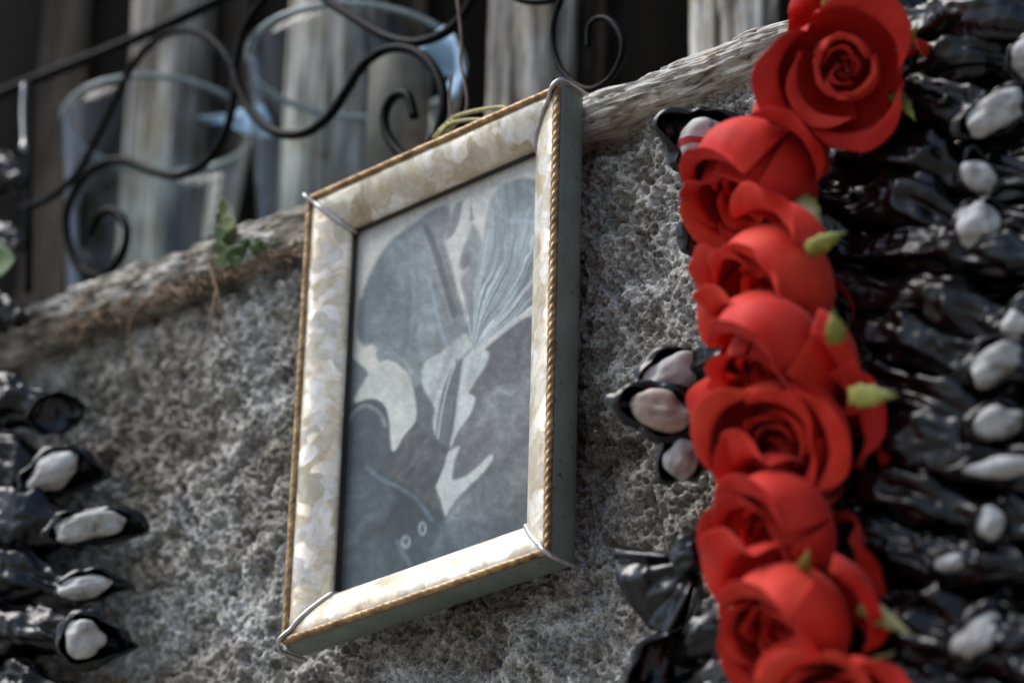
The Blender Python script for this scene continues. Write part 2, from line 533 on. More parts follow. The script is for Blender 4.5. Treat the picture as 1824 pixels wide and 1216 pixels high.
MAT = dict(
    wall=make_wall_mat(),
    beam=make_wood_mat("silvered_beam_wood", 0, [(0.30, (0.06, 0.052, 0.044)), (0.42, (0.34, 0.32, 0.285)), (0.56, (0.64, 0.625, 0.59)), (0.75, (0.76, 0.745, 0.71))], lo=0.75, stretch=0.22, hi=1.25),
    log=make_wood_mat("weathered_post_wood", 2, [(0.34, (0.025, 0.023, 0.02)), (0.44, (0.17, 0.163, 0.148)), (0.56, (0.44, 0.43, 0.405)), (0.70, (0.74, 0.73, 0.70))], bscale=2.0, sa=150, sb=55, lo=0.35),
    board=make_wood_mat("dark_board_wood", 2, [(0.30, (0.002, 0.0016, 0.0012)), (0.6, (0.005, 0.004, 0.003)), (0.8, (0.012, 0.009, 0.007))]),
    brown=make_wood_mat("brown_slat_wood", 2, [(0.30, (0.012, 0.0095, 0.007)), (0.5, (0.036, 0.031, 0.026)), (0.75, (0.075, 0.066, 0.056))]),
    pearl=make_pearl_mat(), rope=make_rope_mat(), side=make_side_mat(), plastic=make_plastic_mat(),
    petal=make_petal_mat(), printm=make_print_mat(), mask=make_mask_mat(),
    silver=simple("dull_silver_wire", (0.50, 0.49, 0.47), 0.34, 0.9, 0.25, 200),
    iron=simple("black_painted_iron", (0.002, 0.0022, 0.0025), 0.4, 0.0, 0.3, 120, 0.0003, spec=0.05),
    backing=simple("brown_card", (0.10, 0.075, 0.05), 0.9),
    lip=simple("shaded_rabbet_lip", (0.050, 0.042, 0.034), 0.7),  # dark tone puts the rabbet's shade into the lip colour
    ywire=simple("yellow_green_wire", (0.34, 0.31, 0.10), 0.45, 0.1, 0.3, 150),
    rwire=simple("rusty_wire", (0.12, 0.075, 0.055), 0.6, 0.3, 0.3, 150),
    sepal=make_leaf_mat("sepal_green", (0.13, 0.16, 0.025), (0.30, 0.32, 0.07), (0.45, 0.33, 0.16)),
    olive=make_leaf_mat("sepal_olive", (0.05, 0.06, 0.012), (0.12, 0.12, 0.03), (0.22, 0.13, 0.05)),
    leaf=make_leaf_mat("leaf_green", (0.055, 0.10, 0.04), (0.14, 0.20, 0.09), (0.25, 0.29, 0.14)),
    paleleaf=make_leaf_mat("leaf_pale_green", (0.17, 0.23, 0.09), (0.28, 0.32, 0.15), (0.36, 0.36, 0.18)),
    root=simple("dry_rootlet", (0.25, 0.165, 0.10), 0.85, 0, 0.4, 200),
    glass=make_clear_mat("frame_glass", (0.97, 0.98, 0.98), 0.010, ior=1.3),
    tumbler=make_clear_mat("tumbler_glass", (0.93, 0.955, 0.95), 0.006, ior=1.26),
    rim=simple("glass_rim_edge", (0.30, 0.37, 0.38), 0.10, 0.0, 0.2, 90, spec=0.8),
    bluefilm=simple("pale_blue_sheet", (0.30, 0.47, 0.66), 0.6, 0, 0.15, 60),
    candle=simple("old_candle_wax", (0.17, 0.14, 0.105), 0.5, 0, 0.3, 60),
    tanmask=simple("tan_plaster", (0.47, 0.41, 0.35), 0.65, 0, 0.3, 90, 0.0008),
    redpaint=simple("red_paint", (0.45, 0.015, 0.02), 0.5, 0, 0.15, 60),
    ground=simple("stone_paving", (0.20, 0.19, 0.17), 0.85, 0, 0.3, 4, 0.01),
)

# ------------------------------------------------------------------ the ground and the wall
gz = -1.35
gnd = link("ground", [(-400, -400, gz), (400, -400, gz), (400, 400, gz), (-400, 400, gz)], [(0, 1, 2, 3)], MAT["ground"], loc=(0, 0, gz), smooth=False)
tag(gnd, kind="structure")

WALL_Y = 0.0268
BEAM_TOP = lambda x: 0.1195 - 0.055 * x
BEAM_BOT = lambda x: 0.1010 - 0.040 * x

def wall_height(X, Z):
    """relief of the cement render in metres, positive towards the viewer"""
    wx = X + 0.0012 * perlin2(X * 90, Z * 90, 91)
    wz = Z + 0.0012 * perlin2(X * 90, Z * 90, 92)
    h = 0.0042 * fbm2(wx * 16, wz * 14, 3, 3)
    h += 0.0026 * fbm2(wx * 60, wz * 60, 2, 11, 0.6)
    patch = 0.55 + 0.45 * sstep(-0.3, 0.4, perlin2(X * 22, Z * 22, 77))
    f1, f2, idv = worley2(wx * 235, wz * 235, 21)
    h += 0.0019 * (0.55 - f1) * (0.3 + idv) * patch            # gravel lumps
    f1, f2, idv = worley2(wx * 420, wz * 420, 31)
    h += 0.0010 * (0.5 - f1) * (0.3 + idv)
    f1, f2, idv = worley2(wx * 185, wz * 185, 61)
    h -= 0.0050 * sstep(0.50, 0.12, f1) * (idv > 0.45) * idv * patch   # open pores
    f1, f2, idv = worley2(wx * 330, wz * 330, 67)
    h -= 0.0030 * sstep(0.50, 0.15, f1) * (idv > 0.5)
    n2 = fbm2(wx * 70, wz * 70, 3, 51, 0.55)
    h -= 0.0034 * sstep(0.22, 0.62, n2)
    h += 0.0006 * perlin2(X * 620, Z * 620, 73)
    return h

def ax(lo, hi, step, lo_far, hi_far):
    a = np.arange(lo, hi, step)
    g = step * 4 * 1.35 ** np.arange(0, 22)
    up = hi + np.cumsum(g); up = up[up < hi_far]
    dn = lo - np.cumsum(g); dn = dn[dn > lo_far][::-1]
    return np.concatenate([[lo_far], dn, a, up, [hi_far]])
xs = ax(-0.40, 0.37, 0.00076, -2.2, 2.2)
zs = ax(-0.26, 0.108, 0.00076, gz - 0.05, 0.112)
zs = zs[zs <= 0.113]
X, Z = np.meshgrid(xs, zs, indexing="ij")
Hh = wall_height(X, Z)
Zw = np.minimum(Z, BEAM_BOT(X) + 0.008)                        # runs up behind the beam
Hh = Hh - 0.0050 * sstep(0.014, 0.003, BEAM_BOT(X) - Zw)            # the render is hollowed under the beam
Vw = np.stack([X, WALL_Y - Hh, Zw], -1)
wall_o = link("rendered_wall", Vw.reshape(-1, 3), grid_faces(len(xs), len(zs))[:, ::-1], MAT["wall"], loc=(0, WALL_Y, gz))
tag(wall_o, "rough pitted grey cement wall behind the picture frame", "wall")

# weathered beam on top of the wall
soil_on(MAT["beam"])
def make_beam():
    L = np.concatenate([np.linspace(-1.8, -0.42, 60), np.arange(-0.415, 0.36, 0.0011), np.linspace(0.37, 1.8, 60)])
    sec_n = 96
    yf, yb = 0.0205, 0.20
    t = np.linspace(0, 1, sec_n)
    x = L[:, None] + 0 * t[None]
    top = BEAM_TOP(L)[:, None]; bot = BEAM_BOT(L)[:, None]
    mid_t, front_t = 0.14, 0.80
    y = np.where(t < mid_t, 0.05 + (yf - 0.05) * (t / mid_t), np.where(t < front_t, yf, yf + (yb - yf) * ((t - front_t) / (1 - front_t)) ** 1.6))[None] + 0 * x
    fz = np.clip((t - mid_t) / (front_t - mid_t), 0, 1)[None]
    z = bot + (top - bot) * fz
    leftness = sstep(-0.05, -0.14, x)
    # uneven outline
    z = z + fz * (0.0035 * fbm2(x * 16, 0 * x + 1.7, 3, 5) + leftness * 0.0022 * fbm2(x * 45, 0 * x, 3, 15))
    z = z + (1 - fz) * (0.0028 * fbm2(x * 20, 0 * x + 9.1, 3, 6) - leftness * 0.002)
    # front bulges, grain splits along the length, crumbly left part
    edge = 4 * fz * (1 - fz)
    q = z - 0.5 * (top + bot) + 0.05 * x
    out = 0.0040 * edge ** 0.7
    grain = fbm2(x * 40, q * 420, 3, 71, 0.6)
    split = sstep(0.22, 0.6, fbm2(x * 13 + 0.3, q * 210, 2, 81)) + 0.6 * sstep(0.25, 0.6, fbm2(x * 90, q * 260, 2, 83))
    out = out + (1 - leftness) * (0.0009 * grain - 0.0030 * split)
    lump = fbm2(x * 55, q * 130, 4, 95, 0.6)
    out = out + leftness * (0.0022 * lump + 0.0010 * grain - 0.0020 * sstep(0.15, 0.6, fbm2(x * 40, q * 120, 3, 97)))
    # a split ledge along the lower third on the right
    ledge = sstep(0.26, 0.20, fz + 0.05 * perlin2(x * 25, 0 * x, 8)) * (1 - leftness)
    out = out - 0.0045 * ledge * (0.6 + 0.4 * perlin2(x * 30, 0 * x, 7))
    active = (t >= mid_t) & (t <= front_t + 0.1)
    y = y - out * active[None]
    V = np.stack([x, y, z], -1)
    o = link("weathered_beam", V.reshape(-1, 3), grid_faces(len(L), sec_n)[:, ::-1], MAT["beam"], loc=(0, 0.05, BEAM_BOT(0)))
    return tag(o, "silvery weathered timber beam capping the wall", "beam")
make_beam()

# ------------------------------------------------------------------ fence of split posts behind the beam
FY = 0.150
fence = thing("post_fence", "weathered split-post fence in front of dark boards, behind the glasses", "fence", (0, FY, 0.09))
def post(x0, x1, seed, z0=0.06, z1=0.75):
    cx = 0.5 * (x0 + x1); r = 0.5 * (x1 - x0)
    nz, nt_ = 150, 72
    zz = np.linspace(z0, z1, nz)
    th = np.linspace(0, 2 * np.pi, nt_, endpoint=False)
    ZZ, TH = np.meshgrid(zz, th, indexing="ij")
    flute = vnoise3(np.cos(TH) * 4 + 11 * seed, np.sin(TH) * 4, ZZ * 3, seed)
    fl2 = vnoise3(np.cos(TH) * 13, np.sin(TH) * 13 + 7 * seed, ZZ * 6, seed + 3)
    rr = r * (1 + 0.13 * flute + 0.06 * fl2 - 0.10 * sstep(0.35, 0.8, fl2))
    V = np.stack([cx + rr * np.cos(TH), FY + 0.03 + 0.62 * rr * np.sin(TH), ZZ], -1)
    F = [tuple(f) for f in grid_faces(nz, nt_, True)] + [tuple(range((nz - 1) * nt_, nz * nt_))]
    return link("post", V.reshape(-1, 3), F, MAT["log"], fence)
def fx(px, py=250, back=0.025): return at(px, py, FY + back)[0]
for k, (a, b) in enumerate([(-260, -110), (222, 340), (503, 645), (860, 995), (1226, 1372), (1560, 1700)]):
    post(fx(a), fx(b), k + 2)
for k, (a, b) in enumerate([(60, 140), (325, 432), (628, 748), (985, 1070), (1365, 1460)]):
    x0, x1 = fx(a, back=0.045), fx(b, back=0.045); y0 = FY + 0.045; z0, z1 = 0.06, 0.75
    nzb = 40
    zz = np.linspace(z0, z1, nzb)
    V = []
    for z in zz:
        w = 0.0015 * math.sin(z * 37 + k) 
        V += [(x0 + w, y0, z), (x1 + w, y0, z), (x1 + w, y0 + .014, z), (x0 + w, y0 + .014, z)]
    link("slat", V, [tuple(f) for f in grid_faces(nzb, 4, True)], MAT["brown"], fence, smooth=False)
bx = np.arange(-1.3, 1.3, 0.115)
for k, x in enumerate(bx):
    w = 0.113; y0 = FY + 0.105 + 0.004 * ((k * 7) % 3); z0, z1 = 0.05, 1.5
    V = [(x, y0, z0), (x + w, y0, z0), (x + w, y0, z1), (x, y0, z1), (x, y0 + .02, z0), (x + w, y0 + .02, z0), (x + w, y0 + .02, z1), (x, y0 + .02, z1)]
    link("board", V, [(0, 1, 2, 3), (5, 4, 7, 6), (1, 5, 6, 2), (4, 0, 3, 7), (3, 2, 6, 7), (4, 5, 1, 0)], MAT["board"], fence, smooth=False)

# ------------------------------------------------------------------ glasses standing on the beam
def lathe(prof, c, seg=72):
    prof = np.asarray(prof, float)
    th = np.linspace(0, 2 * np.pi, seg, endpoint=False)
    V = np.stack([c[0] + prof[:, 0:1] * np.cos(th), c[1] + prof[:, 0:1] * np.sin(th), c[2] + prof[:, 1:2] + 0 * th], -1)
    return V.reshape(-1, 3), grid_faces(len(prof), seg, True)

def tumbler(px0, px1, pyrim, Yc, label, taper=0.72):
    pm_ = at(0.5 * (px0 + px1), pyrim + 60, Yc)
    R = 0.5 * (px1 - px0) * pxm(pm_)
    th = np.linspace(0, 2 * np.pi, 60)
    best = None
    for zr in np.linspace(pm_[2] - 0.08, pm_[2] + 0.08, 160):          # rim height at which its upper arc reaches pyrim
        ring = np.stack([pm_[0] + R * np.cos(th), Yc + R * np.sin(th), 0 * th + zr], -1)
        q = (ring - CAM_C) @ CAM_R.T
        top = (FPX * q[:, 1] / q[:, 2] + 608).min()
        if best is None or abs(top - pyrim) < best[0]: best = (abs(top - pyrim), zr)
    c = (pm_[0], Yc, BEAM_TOP(pm_[0]) - 0.002)
    hgt = best[1] - c[2]
    g = thing("glass_tumbler", label, "glass", c, "glass tumblers on the beam")
    w = 0.0022
    outer = [(R * taper * 0.0, 0.001), (R * taper * .9, 0.001), (R * taper, 0.006)] + [(R * (taper + (1 - taper) * t), 0.006 + (hgt - 0.006) * t) for t in np.linspace(0.1, 1, 12)]
    inner = [(R * (taper + (1 - taper) * t) - w, 0.006 + (hgt - 0.006) * t) for t in np.linspace(1, 0.1, 12)] + [(R * taper - 2 * w, 0.012), (0.0, 0.012)]
    V, F = lathe(outer + inner, c)
    link("bowl", V, F, MAT["tumbler"], g)
    th = np.linspace(0, 2 * np.pi, 97)[:-1]
    ring = np.stack([c[0] + (R - w / 2) * np.cos(th), c[1] + (R - w / 2) * np.sin(th), 0 * th + c[2] + hgt], -1)
    ring = np.vstack([ring, ring[:1]])
    V, F = tube(ring, 0.0016, 8, cap=False)
    link("rim", V, F, MAT["rim"], g)
    return c, R, hgt
c1, R1, h1 = tumbler(440, 832, 4, 0.100, "large clear glass tumbler behind the scrolls above the frame")
c2, R2, h2 = tumbler(112, 455, 133, 0.098, "clear glass tumbler left of the larger one, its rim lower")

def candle(c, r, h, label):
    prof = [(0, 0), (r, 0), (r, h * 0.93), (r * 0.93, h * 0.985), (r * 0.6, h), (r * 0.15, h * 0.985), (0, h * 0.98)]
    V, F = lathe(prof, c, 40)
    o = link("candle_stub", V, F, MAT["candle"], loc=c)
    return tag(o, label, "candle")
pc = at(705, 240, 0.125)
candle((at(712, 150, 0.10)[0], 0.100, c1[2] + 0.012), 0.0155, at(705, 105, 0.10)[2] - c1[2] - 0.012, "stub of yellowish candle inside the large glass tumbler")

def blue_scrap(pts, Y, label, seed):
    """crumpled pale blue sheet with thickness"""
    P = np.array([at(x, y, Y) for x, y in pts])
    c = P.mean(0)
    n = 14
    ring = [c + (P - c) * s for s in np.linspace(0.05, 1, n)]
    V = np.array(ring)
    V[..., 1] += 0.010 * vnoise3(V[..., 0] * 60, V[..., 2] * 60, V[..., 0] * 0, seed)
    V = V.reshape(-1, 3)
    m = len(pts)
    F = [tuple(f) for f in grid_faces(n, m, True)]
    o = link("blue_sheet", V, F, MAT["bluefilm"])
    s = o.modifiers.new("thickness", 'SOLIDIFY'); s.thickness = 0.0006
    return tag(o, label, "paper")
blue_scrap([(745, 85), (800, 50), (822, 70), (834, 130), (832, 175), (818, 190), (806, 160), (798, 132), (770, 128), (735, 100)], 0.104, "pale blue crumpled scrap inside the large glass tumbler", 3)
blue_scrap([(358, 212), (395, 204), (430, 196), (466, 184), (474, 205), (474, 242), (450, 243), (425, 234), (398, 218), (372, 218)], 0.104, "pale blue crumpled scrap inside the lower glass tumbler", 5)

# ------------------------------------------------------------------ black iron scroll grille
IY = 0.045
grille = thing("iron_grille", "black wrought-iron scroll grille standing above the beam", "grille", at(600, 330, IY))
def rod(name, pts, rpx, n=None, Y=IY, mt="iron", par=None):
    P = spline([at(x, y, Y + (d[0] if d else 0)) for x, y, *d in pts], n or 14 * len(pts))
    r = rpx * pxm(P[0])
    V, F = tube(P, r * (1.15 if mt == "iron" else 1.0), 10)
    return link(name, V, F, MAT[mt], par or grille)
rod("top_bar", [(-60, 195), (30, 155), (240, 70), (430, -18), (560, -75)], 8.5)
rod("scroll", [(40, 372), (90, 352), (135, 312), (170, 250), (205, 178), (240, 112), (280, 70), (325, 54), (368, 64), (400, 95), (420, 130)], 6)
rod("scroll", [(500, -40), (470, -2), (436, 50), (420, 110), (416, 165), (405, 225), (372, 283), (322, 312), (270, 305), (225, 287), (182, 292), (142, 325), (120, 375), (122, 430), (143, 478), (180, 492), (214, 460), (226, 410), (205, 376), (175, 385), (160, 420)], 7)
rod("scroll", [(418, 130), (430, 168), (452, 205), (490, 235), (540, 238), (585, 208), (618, 160), (648, 115), (690, 88), (735, 90), (770, 118), (790, 165), (786, 215), (765, 262), (735, 285), (708, 268), (688, 235), (686, 200), (702, 172), (726, 170), (738, 208)], 7.5)
rod("scroll", [(560, -30), (585, 2), (640, 38), (690, 66), (740, 76), (790, 60), (825, 28), (850, -20)], 7.5)
rod("scroll", [(890, -22), (930, 0), (975, 2), (1015, -12)], 6)
rod("scroll", [(1018, -40), (995, 10), (984, 60), (993, 110), (1015, 142), (1050, 160), (1085, 142), (1106, 105), (1108, 70), (1090, 40), (1068, 33), (1050, 48), (1047, 85)], 5.5)
rod("upright", [(55, 150), (52, 300), (50, 520)], 6)

# rusty tie wire that holds the frame, hanging from the grille
tw = thing("tie_wire", "thin rusty wire hanging down to the top of the frame", "wire", at(825, 210, 0.02))
rod("strand", [(812, -20), (818, 30), (822, 80), (820, 110), (828, 150), (832, 180), (829, 205)], 2.6, Y=0.024, mt="rwire", par=tw)
rod("strand", [(806, 130), (801, 165), (802, 200), (811, 220), (818, 212)], 2.6, Y=0.018, mt="rwire", par=tw)
wv = spline([at(*q, 0.03) for q in [(42, 150), (40, 205), (43, 268)]], 24)
V, F = tube(wv, np.concatenate([np.full(21, 0.0009), [0.0016, 0.0022, 0.0014]]), 8)
o = link("hanging_wire", V, F, MAT["silver"]); tag(o, "short pale wire with a bead hanging at the far left", "wire")

# ------------------------------------------------------------------ the picture frame
FW, FH = 0.154, 0.220
frame = thing("picture_frame", "picture frame with pearly cream rails, gilt cord and veiled-figures print", "picture frame", (0, 0.008, -FH / 2))
hw, hh = FW / 2, FH / 2
# profile of a rail: (distance in from the outer edge, Y)
prof = []
for t in np.linspace(0, 1, 16):
    prof.append((0.0034 + 0.0172 * t, -0.0006 + 0.0078 * t ** 1.25 - 0.0017 * math.sin(math.pi * t ** 0.8)))
prof += [(0.0209, 0.0080), (0.0206, 0.0090)]
SIDES = [((-hw, hh), (hw, hh), (0, -1)), ((hw, hh), (hw, -hh), (-1, 0)), ((hw, -hh), (-hw, -hh), (0, 1)), ((-hw, -hh), (-hw, hh), (1, 0))]
def member(p0, p1, inw, prof, n=60, cut=0.0004, wob=0.0):
    """mitred member swept along one side of the rectangle"""
    p0 = np.array(p0); p1 = np.array(p1); d = (p1 - p0) / np.linalg.norm(p1 - p0); inw = np.array(inw)
    L = np.linalg.norm(p1 - p0)
    V = []
    for s in np.linspace(0, 1, n):
        for (o, y) in prof:
            a = o + cut + (L - 2 * o - 2 * cut) * s
            q = p0 + d * a + inw * o
            V.append((q[0], y, q[1]))
    return np.array(V), grid_faces(n, len(prof))
for (p0, p1, inw) in SIDES:
    V, F = member(p0, p1, inw, prof)
    o = link("rail", V, F, MAT["pearl"], frame)
    # inner lip that drops from the rail to the glass
    V2, F2 = member(p0, p1, inw, [(0.0205, 0.0088), (0.0203, 0.0105), (0.0203, 0.0135)], 4)
    link("inner_lip", V2, F2, MAT["lip"], frame)
    # gilt cord on the outer edge
    p0a = np.array(p0); p1a = np.array(p1); d = (p1a - p0a) / np.linalg.norm(p1a - p0a)
    q0 = p0a + d * 0.0012 + np.array(inw) * 0.0018; q1 = p1a - d * 0.0012 + np.array(inw) * 0.0018
    n = 420
    tt = np.linspace(0, 1, n)[:, None]
    path = q0 + (q1 - q0) * tt
    wob = 0.00022 * perlin2(tt[:, 0] * 9, tt[:, 0] * 0 + p0[0] * 50, 3)
    path = np.stack([path[:, 0] + wob * abs(d[1]), -0.0010 + 0 * tt[:, 0], path[:, 1] + wob * abs(d[0])], -1)
    worn = 0.30 if inw == (-1, 0) else 0.09
    V, F = tube(path, 0.0016, 18, lobes=3, twist=2 * math.pi / 0.0125, lobe_amp=worn)
    link("cord_trim", V, F, MAT["rope"], frame)
    # painted side, slightly rounded, turning in at the back
    sp = [(0.0030, 0.0004), (0.0006, 0.0006), (0.0001, 0.0018), (-0.0006, 0.0060), (-0.0006, 0.0105), (0.0002, 0.0140), (0.0018, 0.0160), (0.0060, 0.0166), (0.0240, 0.0166)]
    V, F = member(p0, p1, inw, [(a, b) for a, b in sp][::-1], 30, cut=0.0)
    link("side", V, F, MAT["side"], frame)

oi = 0.0200
ow, oh = hw - oi, hh - oi
def slab(x0, x1, z0, z1, y0, y1):
    V = [(x0, y0, z0), (x1, y0, z0), (x1, y0, z1), (x0, y0, z1), (x0, y1, z0), (x1, y1, z0), (x1, y1, z1), (x0, y1, z1)]
    return V, [(0, 1, 2, 3), (5, 4, 7, 6), (1, 5, 6, 2), (4, 0, 3, 7), (3, 2, 6, 7), (4, 5, 1, 0)]
V, F = slab(-ow - .001, ow + .001, -oh - .001, oh + .001, 0.0138, 0.0158)
link("backing", V, F, MAT["backing"], frame, smooth=False)
V, F = slab(-ow, ow, -oh, oh, 0.0100, 0.0112)
link("glass_pane", V, F, MAT["glass"], frame, smooth=False)

# --- the print: two veiled figures and a hand, as flat tone on one sheet
def paint(PX, PY):
    """tone of the print, 0..255 sRGB, in the flat coordinates of the sheet"""
    def seg_d(pts, closed):
        P = np.array(pts, float); n = len(P)
        best = np.full(PX.shape, 1e9)
        for i in range(n if closed else n - 1):
            a = P[i]; b = P[(i + 1) % n]; ab = b - a
            t = np.clip(((PX - a[0]) * ab[0] + (PY - a[1]) * ab[1]) / (ab @ ab + 1e-9), 0, 1)
            best = np.minimum(best, np.hypot(PX - a[0] - t * ab[0], PY - a[1] - t * ab[1]))
        return best
    def poly(pts, soft=3.0, rnd=True):
        if rnd:
            Q = np.vstack([pts, pts[:1]]); Q = spline(Q, 5 * len(pts))[:-1]
        else: Q = np.array(pts, float)
        inside = np.zeros(PX.shape, bool)
        n = len(Q); j = n - 1
        for i in range(n):
            xi, yi = Q[i]; xj, yj = Q[j]
            c = ((yi > PY) != (yj > PY)) & (PX < (xj - xi) * (PY - yi) / (yj - yi + 1e-12) + xi)
            inside ^= c; j = i
        d = seg_d(Q, True)
        sd = np.where(inside, d, -d)
        return sstep(-soft, soft, sd)
    C = lambda L: [(580 + x * .658, 260 + y * .658) for x, y in L]
    U = (PX - 580) / .658; W = (PY - 260) / .658
    base = np.zeros(PX.shape + (3,))
    def put(m, c):
        c = np.asarray(c, float)
        c = np.broadcast_to(c, base.shape)
        base[:] = base * (1 - m[..., None]) + c * m[..., None]
    n1 = fbm2(PX / 70, PY / 70, 4, 1, .55); n2 = fbm2(PX / 16, PY / 16, 3, 2, .6)
    wx = PX + 30 * fbm2(PX / 80, PY / 80, 3, 8); wy = PY + 30 * fbm2(PX / 80, PY / 80, 3, 9)
    flow = 0.9 * fbm2((wx * .75 + wy * .65) / 44, (wx * .65 - wy * .75) / 190, 2, 12, .45)
    flow2 = 0.9 * fbm2((wx * .95 - wy * .3) / 36, (wx * .3 + wy * .95) / 200, 2, 14, .45)
    def tone(r, g, b, k=8, t=None):
        q = n1 if t is None else t
        q = q + 0.25 * n2
        return np.array([r, g, b], float) + k * q[..., None]
    def glow(x, y, rx, ry, k):
        return k * np.exp(-((U - x) / rx) ** 2 - ((W - y) / ry) ** 2)[..., None]
    def line(pts, w, k, c):
        put(k * seg(seg_d(spline(np.array(C(pts)), 24), False), w), tone(*c, 4))
    base[:] = tone(210, 206, 198, 5)
    # seated body on the right
    body = tone(118, 119, 118, 30, flow) + glow(480, 1010, 130, 140, -6) + glow(500, 760, 90, 110, 12) + glow(560, 500, 80, 60, -18)
    body = body + np.clip((W - 850) / 300, 0, 1)[..., None] * np.array([-10, -2, 3.0])
    put(poly(C([(640, 400), (560, 438), (480, 500), (425, 560), (402, 640), (388, 668), (402, 684), (380, 735), (352, 775), (340, 815), (320, 880), (300, 930), (310, 1000), (320, 1300), (660, 1300)]), 5), body)
    # dark cloth between the two heads
    put(poly(C([(140, 560), (200, 560), (300, 540), (380, 480), (400, 560), (360, 700), (345, 800), (320, 900), (250, 900), (200, 800)]), 7), tone(102, 105, 106, 14, flow2))
    # hooded head bowed to the right
    hood = [(86, 512), (90, 450), (104, 388), (130, 326), (168, 268), (215, 226), (260, 196), (300, 171), (326, 163), (338, 174), (335, 208), (322, 258), (334, 302), (346, 352), (358, 402), (373, 442), (378, 500), (330, 548), (268, 582), (258, 640), (238, 650), (212, 602), (162, 572), (146, 576), (138, 550), (124, 536), (104, 541)]
    hc = tone(122, 132, 136, 30, 0.6 * flow2 + 0.6 * n1) + glow(150, 420, 60, 130, -16) + glow(240, 300, 60, 80, 8) + glow(290, 440, 50, 120, 12) + glow(180, 550, 80, 40, 6)
    hc = hc + np.clip((U - 190) / 160, 0, 1)[..., None] * np.array([12, 6, 1.0])
    put(poly(C(hood), 6), hc)
    put(.7 * poly(C([(255, 202), (300, 173), (327, 165), (336, 178), (332, 210), (316, 262), (296, 236), (272, 218), (215, 240)]), 6), tone(134, 135, 136, 10, flow))
    line([(262, 205), (235, 222), (190, 256), (165, 282)], 6, .35, (104, 112, 116))
    line([(170, 262), (215, 258), (262, 262)], 5, .35, (160, 166, 168))
    line([(272, 218), (292, 268), (312, 330), (332, 400), (348, 456)], 9, .8, (88, 91, 94))
    line([(262, 226), (284, 290), (306, 360), (330, 440), (345, 490)], 4, .5, (160, 160, 158))
    line([(228, 360), (226, 420), (220, 490), (210, 560)], 11, .45, (98, 106, 110))
    line([(240, 350), (238, 430), (232, 500)], 6, .35, (158, 162, 162))
    line([(100, 420), (96, 470), (100, 520)], 10, .5, (92, 102, 108))
    line([(180, 380), (172, 450), (166, 520)], 12, .3, (104, 114, 118))
    line([(150, 575), (170, 560), (210, 580), (232, 610)], 6, .5, (158, 158, 154))
    # pointed fold, spike and profile of the other head
    put(poly(C([(371, 149), (352, 160), (336, 200), (325, 252), (346, 238), (362, 200)]), 3), tone(138, 139, 140, 8))
    put(poly(C([(393, 146), (401, 200), (389, 206), (391, 176)]), 3, False), tone(146, 148, 148, 6))
    put(poly(C([(398, 212), (384, 250), (370, 286), (361, 326), (371, 338), (364, 364), (376, 410), (384, 460), (420, 420), (430, 300), (416, 240)]), 5), tone(148, 150, 150, 10, flow2))
    put(.7 * poly(C([(372, 296), (392, 290), (392, 318), (374, 326)]), 7), tone(104, 106, 108, 6))
    line([(362, 362), (372, 345), (386, 330)], 4, .6, (196, 196, 192))
    # veil with folds gathered to a knot
    kx, ky = C([(396, 562)])[0]
    ang = np.arctan2(PX - kx, -(PY - ky) + 1e-6); rad = np.hypot(PX - kx, PY - ky)
    aw = ang + 0.05 * np.sin(rad / 45 + 3 * ang) + 0.03 * n1
    st = 0.55 * perlin2(aw * 11, rad / 240, 31) + 0.55 * perlin2(aw * 25, rad / 150, 33) + 0.3 * perlin2(aw * 55, rad / 90, 35)
    amp = 78 * (0.55 + 0.6 * np.clip(1 - rad / 230, 0, 1)) * (0.65 + 0.5 * n1 + 0.35)
    vt = tone(154, 162, 164, 10) + (amp * np.clip(st, -.8, .9))[..., None] + glow(540, 130, 50, 50, -20) + glow(560, 380, 60, 70, -22) + glow(450, 340, 40, 120, 12)
    put(poly(C([(424, 260), (440, 170), (456, 130), (482, 105), (520, 90), (562, 90), (590, 120), (590, 430), (520, 466), (470, 506), (424, 540), (396, 568), (385, 532), (383, 480), (394, 410), (404, 330)]), 5), vt)
    line([(575, 432), (520, 470), (470, 508), (430, 540), (402, 560)], 8, .75, (206, 205, 200))
    line([(572, 350), (500, 440), (440, 510), (408, 556)], 5, .5, (200, 202, 198))
    line([(440, 230), (420, 360), (402, 480), (394, 548)], 5, .45, (196, 198, 196))
    # gathered cloth below the knot
    hk = 0.6 * perlin2((U + .35 * W) / 34, W / 160, 41) + 0.4 * perlin2((U + .3 * W) / 15, W / 120, 43)
    hkc = tone(184, 187, 184, 10) + 30 * np.clip(hk, -1, 1)[..., None]
    put(poly(C([(258, 610), (272, 580), (322, 550), (376, 506), (392, 548), (352, 590), (322, 650), (306, 720), (297, 782), (289, 742), (294, 710), (262, 650)]), 4), hkc)
    put(poly(C([(356, 578), (350, 650), (344, 700), (330, 790), (306, 784), (310, 720), (326, 650)]), 5), tone(112, 119, 122, 22, hk))
    put(poly(C([(372, 572), (398, 556), (442, 556), (430, 602), (392, 650), (388, 670), (404, 682), (394, 722), (364, 762), (338, 812), (350, 740), (360, 650)]), 4), hkc + 6)
    line([(350, 590), (330, 650), (312, 730), (304, 790)], 4, .6, (205, 206, 202))
    # dark clothes low on the left
    dk = tone(60, 70, 74, 34, flow) + glow(120, 940, 90, 60, 10) + glow(90, 1060, 60, 70, 10) + glow(200, 1010, 90, 60, -14) + glow(60, 1180, 80, 60, 6) + glow(330, 1080, 60, 60, 26)
    put(poly(C([(20, 600), (66, 590), (112, 618), (78, 690), (96, 690), (150, 690), (170, 740), (176, 800), (190, 826), (240, 748), (262, 772), (304, 806), (330, 820), (306, 890), (300, 930), (322, 1010), (352, 1080), (400, 1240), (-40, 1300), (-40, 640)]), 7), dk)
